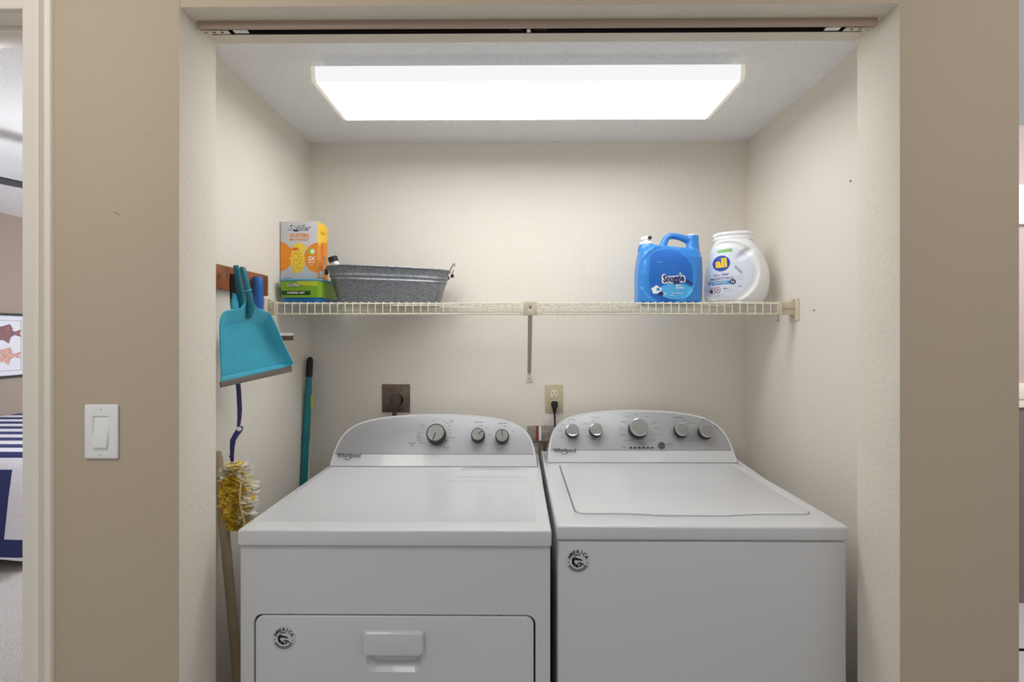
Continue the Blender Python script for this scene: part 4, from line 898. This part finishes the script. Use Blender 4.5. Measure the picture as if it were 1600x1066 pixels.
def dustpan():
    A = Vector((-.757, 1.25)); dirn = Vector((math.cos(math.radians(70)), math.sin(math.radians(70)))); n = Vector((dirn.y, -dirn.x, 0)); n.normalize()
    p0 = Vector((A.x, A.y, 0)); Q = lambda px, py, o=0: on_plane(px, py, p0+n*o, n)
    t = thing('dustpan', 'turquoise dustpan with grey rubber lip hanging from the wall rack', 'dustpan', Q(400, 600))
    rim = [(346.5, 598), (345, 560), (343.5, 510), (345, 497), (349, 489), (355, 485.5), (366, 484), (376, 482), (381, 476), (384, 470), (394, 470), (398, 477), (404, 483), (414, 486), (421, 489), (426, 497), (430, 505), (444, 538), (459, 568)]
    flo = [(347, 598), (346.5, 562), (346, 522), (348, 514), (353, 509), (359, 507), (367, 506), (374, 505), (380, 504), (385, 503.5), (390, 503.5), (394, 504), (399, 504.5), (405, 505.5), (410, 508), (415, 515), (420, 525), (432, 548), (452, 572)]
    bm = bmesh.new(); ho = .034; N = len(rim)
    R = []; W = []
    for i in range(N):
        k = ho*(1 if 2 < i < N-1 else (i/3 if i <= 2 else .55)); k = max(k, .001)
        R.append(Q(*rim[i], k)); W.append(Q(*flo[i], 0))
    M1 = [W[i].lerp(R[i], .15)-n*.003 for i in range(N)]
    cen = [W[i] for i in range(N)]
    def v(p): return bm.verts.new(p)
    vr = [v(p) for p in R]; vm = [v(p) for p in W]
    for i in range(N-1): bm.faces.new((vr[i], vr[i+1], vm[i+1], vm[i]))
    # floor as a grid between left and right halves
    half = N//2; lft = vm[:half+1]; rgt = list(reversed(vm[half:]))
    cols = 6; rows = []
    for a, b in zip(lft, rgt):
        if a is b: rows.append([a]); continue
        row = [a]+[v(a.co.lerp(b.co, k/cols)) for k in range(1, cols)]+[b]; rows.append(row)
    for ra, rb in zip(rows, rows[1:]):
        if len(rb) == 1:
            for k in range(len(ra)-1): bm.faces.new((ra[k], ra[k+1], rb[0]))
        else:
            for k in range(len(ra)-1): bm.faces.new((ra[k], ra[k+1], rb[k+1], rb[k]))
    # flat rim flange
    bmesh.ops.recalc_face_normals(bm, faces=bm.faces)
    a = bpy.data.meshes.new('t'); bm.to_mesh(a); oa = bpy.data.objects.new('t', a); C.objects.link(oa)
    md = oa.modifiers.new('s', 'SOLIDIFY'); md.thickness = .003; md.offset = 0
    m2 = oa.modifiers.new('b', 'BEVEL'); m2.width = .0012; m2.segments = 2
    r = bpy.data.meshes.new_from_object(oa.evaluated_get(bpy.context.evaluated_depsgraph_get())); bpy.data.objects.remove(oa); bm.free()
    bm = bmesh.new(); bm.from_mesh(r); obj('pan', bm, teal, t, smooth=50)
    # front lip ramp and rubber
    bm = bmesh.new(); e = [Q(346, 590, .004), Q(453, 565, .004), Q(456.5, 574, .006), Q(346, 600, .006)]; prism(bm, e, -n*.004); obj('lip', bm, teal, t, bev=.001)
    bm = bmesh.new(); e = [Q(344.5, 597, .007), Q(456, 571.5, .007), Q(456.5, 581, .009), Q(346, 606, .009)]; prism(bm, e, -n*.005); obj('rubber_lip', bm, mat('grey_rubber', rgb(112, 104, 98), .7), t, bev=.001)
    # handle
    bm = bmesh.new(); pts = [Q(379, 418.5, .03), Q(381, 425, .034), Q(385, 445, .036), Q(389, 462, .036), Q(391, 474, .032), Q(390, 486, .02), Q(388, 496, .008)]
    tube(bm, pts, [.0085, .0105, .0105, .0108, .0125, .013, .009], 14, flat=.7); h = obj('handle', bm, dteal, t)
    bm = bmesh.new(); p = pts[2].lerp(pts[3], .45); d = (pts[3]-pts[2]).normalized(); tube(bm, [p, p+d*.003], .0118, 14, flat=.8); obj('handle_seam', bm, teal, h)
    bm = bmesh.new(); ptop = pts[0]; hk = Vector((WL+.047, ptop.y-.004, ptop.z-.004)); loopc = ptop+Vector((0, 0, -.006))
    tube(bm, [ptop, ptop+Vector((-.01, .01, .004)), Vector((WL+.048, 1.405-.002, (z0+z1)/2+.012)), Vector((WL+.048, 1.405+.003, (z0+z1)/2+.006)), ptop+Vector((-.004, .006, -.006))], .0014, 6); obj('hanging_loop', bm, dteal, t)
    # hand brush nested behind
    t = thing('hand_brush', 'teal hand brush hanging behind the turquoise dustpan', 'brush', Q(372, 480, -.012))
    bm = bmesh.new(); o = .0; pts = [Q(368.5, 414.5, o), Q(369.5, 420, o), Q(373, 440, o), Q(376.5, 456, o-.006), Q(378, 470, o-.012), Q(379, 500, o-.018), Q(381, 540, o-.018)]
    tube(bm, pts, [.0075, .0098, .0092, .009, .011, .012, .011], 12, flat=.7); obj('handle', bm, dteal, t)
    bm = bmesh.new(); rnd = random.Random(3)
    for k in range(40):
        u = k/39; b = Q(379+u*2-6, 461+u*70, -.014); tube(bm, [b, b+Vector((-.002, -.010-.006*min(1, u*4), .0)), b+Vector((-.003+rnd.uniform(-.002, .002), -.020-.008*min(1, u*4), .002))], .0028, 5)
    o = obj('bristles', bm, teal, t); o['kind'] = 'stuff'
dustpan()
def duster():
    off = .066; P = lambda px, py: L(px, py, off)
    t = thing('feather_duster', 'navy handled duster with fluffy yellow and white head hanging left of the dryer', 'duster', P(372, 826))
    nv = mat('navy_plastic', rgb(36, 32, 96), .35)
    bm = bmesh.new(); tube(bm, [P(364, 428), P(364.5, 440), P(366, 470), P(368, 500)], [.007, .0095, .0105, .009], 12); obj('grip', bm, black, t)
    bm = bmesh.new(); tube(bm, [P(368, 500), P(371, 590), P(373, 610), P(374.5, 640), P(374, 655), P(372.5, 668)], [.008, .008, .0085, .0088, .0075, .0055], 12, flat=.6); obj('handle', bm, nv, t)
    bm = bmesh.new(); tube(bm, [P(376, 667), P(373.5, 673), P(368, 681), P(364, 688), P(362.8, 700), P(362.5, 713), P(362.5, 721)], [.0075, .0095, .0085, .008, .0065, .0052, .0052], 12, flat=.6); lathe(bm, [(0, -.003), (.004, -.002), (.004, .002), (0, .003)], Matrix.Translation(P(360.3, 713)), 8); obj('folding_neck', bm, nv, t)
    c = P(373.5, 670.5); bm = bmesh.new(); d = (Vector((0, 0, CAMZ))-c).normalized(); lathe(bm, [(.0062, .004), (.0062, .0085), (.005, .0095), (0, .0095)], Matrix.Translation(c) @ d.to_track_quat('Z', 'Y').to_matrix().to_4x4(), 16); obj('pivot_button', bm, whitep, t)
    bm = bmesh.new(); ya = P(363.5, 722); yb_ = P(371, 826); tube(bm, [ya-Vector((0, 0, -.006)), ya.lerp(yb_, .08)], .0045, 8); obj('head_stub', bm, mat('clear_plastic_stub', rgb(190, 190, 196), .3), t)
    yl = mat('yellow_fibres', rgb(255, 230, 110), .8, var=.10, vscale=60); wf = mat('white_fibres', rgb(240, 236, 224), .8)
    rnd = random.Random(5)
    def tuft(bm, base, d, ln, wd):
        d = d.normalized(); s = d.cross(Vector((rnd.uniform(-1, 1), rnd.uniform(-1, 1), 1))).normalized(); u = d.cross(s)
        vs = []
        for k in range(5):
            f = k/4; w_ = wd*(.35+.9*math.sin(PI*min(.9, f*.8+.15)))*(.2 if k == 4 else 1); p = base+d*ln*f+u*ln*.18*math.sin(f*3)+Vector((0, 0, -.25*ln*f*f)); vs.append((bm.verts.new(p-s*w_+u*w_*.35), bm.verts.new(p+u*0), bm.verts.new(p+s*w_+u*w_*.35)))
        for a, b in zip(vs, vs[1:]):
            bm.faces.new((a[0], a[1], b[1], b[0])); bm.faces.new((a[1], a[2], b[2], b[1]))
    for nm, m, cnt, r0, ln, wd in (('yellow_head', yl, 760, .007, .035, .010), ('white_fringe', wf, 300, .009, .052, .0055)):
        bm = bmesh.new()
        for k in range(cnt):
            u = rnd.random(); a = rnd.uniform(0, 2*PI)
            if nm == 'white_fringe':
                if rnd.random() < .35: u = rnd.uniform(0, .12)
                else: a = rnd.uniform(-.9, 1.3)
            ax = ya.lerp(yb_, .03+.94*u); d = Vector((math.cos(a), math.sin(a)*1.0, rnd.uniform(-.1, .5)))
            if d.x < 0: d.x *= .45
            e = math.sin(PI*(.12+.8*u))**.5; base = ax+Vector((d.x, d.y, 0)).normalized()*(r0+.012*rnd.random())*e
            tuft(bm, base, d, ln*e*rnd.uniform(.7, 1.05), wd*rnd.uniform(.6, 1.1))
        if nm == 'yellow_head':   # denser core
            tube(bm, [ya.lerp(yb_, f) for f in (.08, .2, .5, .8, .97)], [.008, .017, .019, .017, .008], 12)
        for v in bm.verts: v.co.x = max(v.co.x, WL+.043)
        obj(nm, bm, m, t, smooth=60, recalc=False)
    bm = bmesh.new(); cl = [ya.lerp(yb_, f)+Vector((.034+.004*math.sin(f*9), -.030, 0)) for f in [k/12 for k in range(3, 13)]]; tube(bm, cl, .0022, 6); obj('seam_strip', bm, mat('cream_seam', rgb(244, 226, 160), .7), t)
duster()
def squeegee():
    off = .04; P = lambda px, py: L(px, py, off); blue = mat('royal_blue_grip', rgb(44, 100, 176), .4)
    t = thing('squeegee', 'blue handled window squeegee hanging on the rack behind the dustpan', 'squeegee', P(405, 528))
    bm = bmesh.new(); tube(bm, [P(402.5, 432.5), P(402.5, 435), P(403, 450), P(404, 474), P(405, 500)], [.0125, .015, .0155, .0145, .010], 16); obj('grip', bm, blue, t)
    bm = bmesh.new(); tube(bm, [P(405, 498), P(406, 524)], [.006, .006], 10); obj('neck', bm, steel, t)
    a = P(456.5, 524); c = P(406, 524); ln = a.y-c.y; z = a.z
    bm = bmesh.new(); box(bm, WL+off-.014, WL+off+.006, c.y-.16, a.y, z-.002, z+.008); obj('channel', bm, whitep, t, bev=.0015)
    bm = bmesh.new(); box(bm, WL+off-.006, WL+off+.004, c.y-.162, a.y+.003, z-.018, z-.0021); obj('blade', bm, mat('brown_rubber', rgb(88, 72, 62), .6), t, bev=.001)
squeegee()
def corner_broom():
    y = 1.90; t = thing('teal_broom', 'teal pole with black grip leaning in the left back corner behind the dryer', 'broom', at(462, 990, 1.84))
    a = at(484.5, 558, y); b = at(474.5, 757, 1.865); d = (b-a); r = .0125
    tm = mat('teal_pole', rgb(20, 122, 132), .35); lime = mat('lime_grip', rgb(190, 196, 90), .5)
    bm = bmesh.new(); tube(bm, [a, a+d*.012, a+d*.03, a+d*.16], [.006, .0105, .0125, .0128], 14); obj('grip', bm, black, t)
    e = a+d*(a.z-.10)/(a.z-b.z); bm = bmesh.new(); tube(bm, [a+d*.155, a+d*.3, a+d*.45, e], [.0105, .0135, .0138, .0125], 14); obj('pole', bm, tm, t)
    bm = bmesh.new(); q = a+d*.36+Vector((.011, .002, 0)); tube(bm, [q+Vector((0, 0, .034)), q+Vector((.004, 0, .012)), q+Vector((.004, 0, -.012)), q-Vector((0, 0, .034))], [.002, .007, .007, .002], 10); obj('lime_grip', bm, lime, t)
    bm = bmesh.new(); tube(bm, [a+d*.60, a+d*.66], .0145, 14); obj('twist_collar', bm, dteal, t)
    bm = bmesh.new(); x, yy = e.x, min(e.y, YB-.06)
    loft(bm, [[(x+sx*wx, yy+sy*.02, z) for sx, sy in ((-1, -1), (1, -1), (1, 1), (-1, 1))] for z, wx in ((.0, .045), (.08, .04), (.10, .03), (.115, .012))]); obj('broom_head', bm, tm, t, bev=.003)
corner_broom()
def leaning_pole():
    a = L(339.5, 705, .016); b = at(372, 1062, 1.285); d = b-a; k = a.z/(a.z-b.z)*.998
    t = thing('mop_handle', 'pale wooden mop pole leaning against the wall beside the dryer', 'mop', a+d*k)
    bm = bmesh.new(); pm = mat('pale_wood_pole', rgb(178, 162, 136), .5, var=.08, vscale=12)
    n = d.normalized(); tube(bm, [a, a+n*.004, a+n*.02, a+n*.1, a+d*k*.96], [.006, .0095, .012, .0125, .0125], 16); obj('pole', bm, pm, t)
    e = a+d*k; bm = bmesh.new(); tube(bm, [a+d*k*.95, a+d*k*.985, e], [.0128, .0135, .0135], 14)
    for v in bm.verts: v.co.z = max(v.co.z, .0005)
    obj('ferrule', bm, steel, t)
leaning_pole()

# ------------------------------------------------------------ bedroom seen through the doorway
def bed():
    za = CAMZ-(708-HY)/F*2.86; xr = at(41, 860, 2.75).x; y0 = 2.80; yb = 4.35; xl = BX+.05
    t = thing('bed', 'bed under a white and navy striped quilt seen through the doorway', 'bed', ((xl+xr)/2, 3.6, 0))
    bm = bmesh.new(); box(bm, xl+.06, xr-.08, y0+.08, yb-.05, .02, .3); obj('bed_base', bm, dark, t)
    bm = bmesh.new(); box(bm, xl+.03, xr-.05, y0+.05, yb, .305, .635); obj('mattress', bm, whitep, t, bev=.04, seg=4)
    q = bpy.data.materials.new('striped_quilt'); q.use_nodes = True; N = q.node_tree.nodes; Lk = q.node_tree.links; b = N['Principled BSDF']; b.inputs['Roughness'].default_value = .9
    bm = bmesh.new(); zt = .66
    nv = 1
    # quilt built as strips so each band keeps its own fabric
    def band(y): 
        return None
    ys = [y0-.035, y0+.02, y0+.06]
    prof = [(y0-.06, .05), (y0-.058, .09), (y0-.052, .19), (y0-.03, .42), (y0-.01, .58), (y0+.025, .64), (y0+.09, zt)]
    tops = [y0+.09+k*.10 for k in range(1, 15)]
    xs = [xl+(xr-xl)*k/40 for k in range(41)]
    rows = []
    for y, z in prof: rows.append((y, z))
    for y in tops: rows.append((min(y, yb), zt))
    grid = []
    for i, (y, z) in enumerate(rows):
        r = []
        for x in xs:
            wv = .012*math.sin(x*19+1)+.006*math.sin(x*41) if i < 4 else 0
            edge = max(0, 1-(xr-x)/.10); zz = z-(edge**2)*.03*(1 if i > 4 else .2); xx = x
            r.append(bm.verts.new((xx, y-wv*(1-i/4) if i < 4 else y, zz+(.03*math.sin(x*8)*(1 if i == 0 else 0)))))
        # drop over the foot end
        for k, zz in ((.012, min(z, .55)), (.022, min(z, .25)), (.026, min(z, .08))):
            r.append(bm.verts.new((xr+k, y, zz)))
        grid.append(r)
    for i in range(len(grid)-1):
        for j in range(len(grid[0])-1):
            f = bm.faces.new((grid[i][j], grid[i][j+1], grid[i+1][j+1], grid[i+1][j]))
            top = i >= 6; x = xs[j] if j < 40 else xr+.02
            if top: f.material_index = 1 if (i-6) % 2 == 1 else 0
            elif j >= 40 or (j >= 39 and i in (3, 4)) or i >= 5: f.material_index = 1
            elif i == 4: f.material_index = 0
            elif i == 1: f.material_index = 1
            elif i == 0: f.material_index = 0
            else: f.material_index = 1 if ((xr-x) % .42) > .15 and ((xr-x) % .42) < .33 else 0
    qw = mat('white_quilt', rgb(224, 224, 236), .9, bump=.6, bscale=40, bdist=.01); qn = mat('navy_quilt', rgb(44, 54, 104), .9, bump=.4, bscale=60)
    obj('quilt', bm, [qw, qn], t, smooth=60)
bed()
def fish_print():
    xw = BX; B = lambda px, py, o=0: on_plane(px, py, (xw+o, 0, 0), NX)
    y1 = B(40.5, 500).y; y0 = y1-.62; z1 = B(20, 490).z; z0 = B(20, 590).z
    t = thing('fish_print', 'black framed print of two fishes on the bedroom wall', 'picture', (xw+.01, (y0+y1)/2, z0))
    w_ = .022; bm = bmesh.new()
    for a, b, c, d in ((y0, y1, z0, z0+w_), (y0, y1, z1-w_, z1), (y0, y0+w_, z0+w_, z1-w_), (y1-w_, y1, z0+w_, z1-w_)): box(bm, xw+.0005, xw+.022, a, b, c, d)
    obj('frame', bm, black, t)
    bm = bmesh.new(); box(bm, xw+.0005, xw+.010, y0+w_, y1-w_, z0+w_, z1-w_); obj('paper', bm, mat('print_paper', rgb(206, 206, 214), .6), t)
    bm = bmesh.new(); lw = .003; i0, i1, j0, j1 = y0+w_+.03, y1-w_-.03, z0+w_+.04, z1-w_-.04
    for a, b, c, d in ((i0, i1, j0, j0+lw), (i0, i1, j1-lw, j1), (i0, i0+lw, j0+lw, j1-lw), (i1-lw, i1, j0+lw, j1-lw)): box(bm, xw+.0101, xw+.0106, a, b, c, d)
    obj('border_line', bm, dark, t, smooth=0)
    fm = mat('brown_fish_print', rgb(150, 100, 84), .7, col2=rgb(96, 76, 96), vscale=25); fm2 = mat('red_fish_print', rgb(176, 112, 96), .7, col2=rgb(206, 180, 170), vscale=60)
    for (px, py), ln, hh, m in (((12, 521), .30, .062, fm), ((12, 556), .30, .056, fm2)):
        c = B(px, py, .0108); bm = bmesh.new(); pts = []
        for k in range(30):
            a = 2*PI*k/30; pts.append((xw+.0108, c.y-.06+ln*.42*math.cos(a), c.z+hh*math.sin(a)*(1-.35*math.cos(a))))
        poly(bm, pts); yy = c.y-.06+ln*.36
        poly(bm, [(xw+.0109, yy, c.z+.012), (xw+.0109, yy+.07, c.z+.035), (xw+.0109, yy+.055, c.z), (xw+.0109, yy+.065, c.z-.032), (xw+.0109, yy, c.z-.012)])
        poly(bm, [(xw+.0107, c.y-.1, c.z+hh*.7), (xw+.0107, c.y+.02, c.z+hh*1.35), (xw+.0107, c.y+.05, c.z+hh*.5)]); poly(bm, [(xw+.0107, c.y-.06, c.z-hh*.7), (xw+.0107, c.y+.01, c.z-hh*1.5), (xw+.0107, c.y+.03, c.z-hh*.4)])
        obj('printed_fish', bm, m, t, smooth=0, recalc=False)
fish_print()
def ceiling_fan():
    c = Vector((-2.45, 2.95, 2.12)); t = thing('ceiling_fan', 'ceiling fan with dark thin blades in the bedroom', 'ceiling fan', c)
    met = mat('pewter_metal', rgb(90, 88, 92), .4, metal=.7); bl = mat('dark_fan_blade', rgb(40, 38, 48), .5)
    bm = bmesh.new(); lathe(bm, [(.06, 0), (.10, .02), (.11, .08), (.07, .12), (.015, .13), (.015, .27), (.06, .28), (.06, .319)], Matrix.Translation(c), 28); obj('motor_housing', bm, met, t)
    for k in range(5):
        a = math.radians(180+k*72-8); d = Vector((math.cos(a), math.sin(a), 0)); s = Vector((-d.y, d.x, 0)); u = (s+Vector((0, 0, .03))).normalized(); nrm = d.cross(u)
        bm = bmesh.new(); o = c+Vector((0, 0, .05)); pts = [o+d*r+u*w_ for r, w_ in ((.18, -.045), (.62, -.065), (.66, -.04), (.66, .04), (.62, .065), (.18, .045))]; prism(bm, pts, nrm*.008)
        b = obj('blade', bm, bl, t, bev=.001)
        bm = bmesh.new(); tube(bm, [o+d*.09, o+d*.2], .012, 8); obj('blade_arm', bm, met, b)
ceiling_fan()
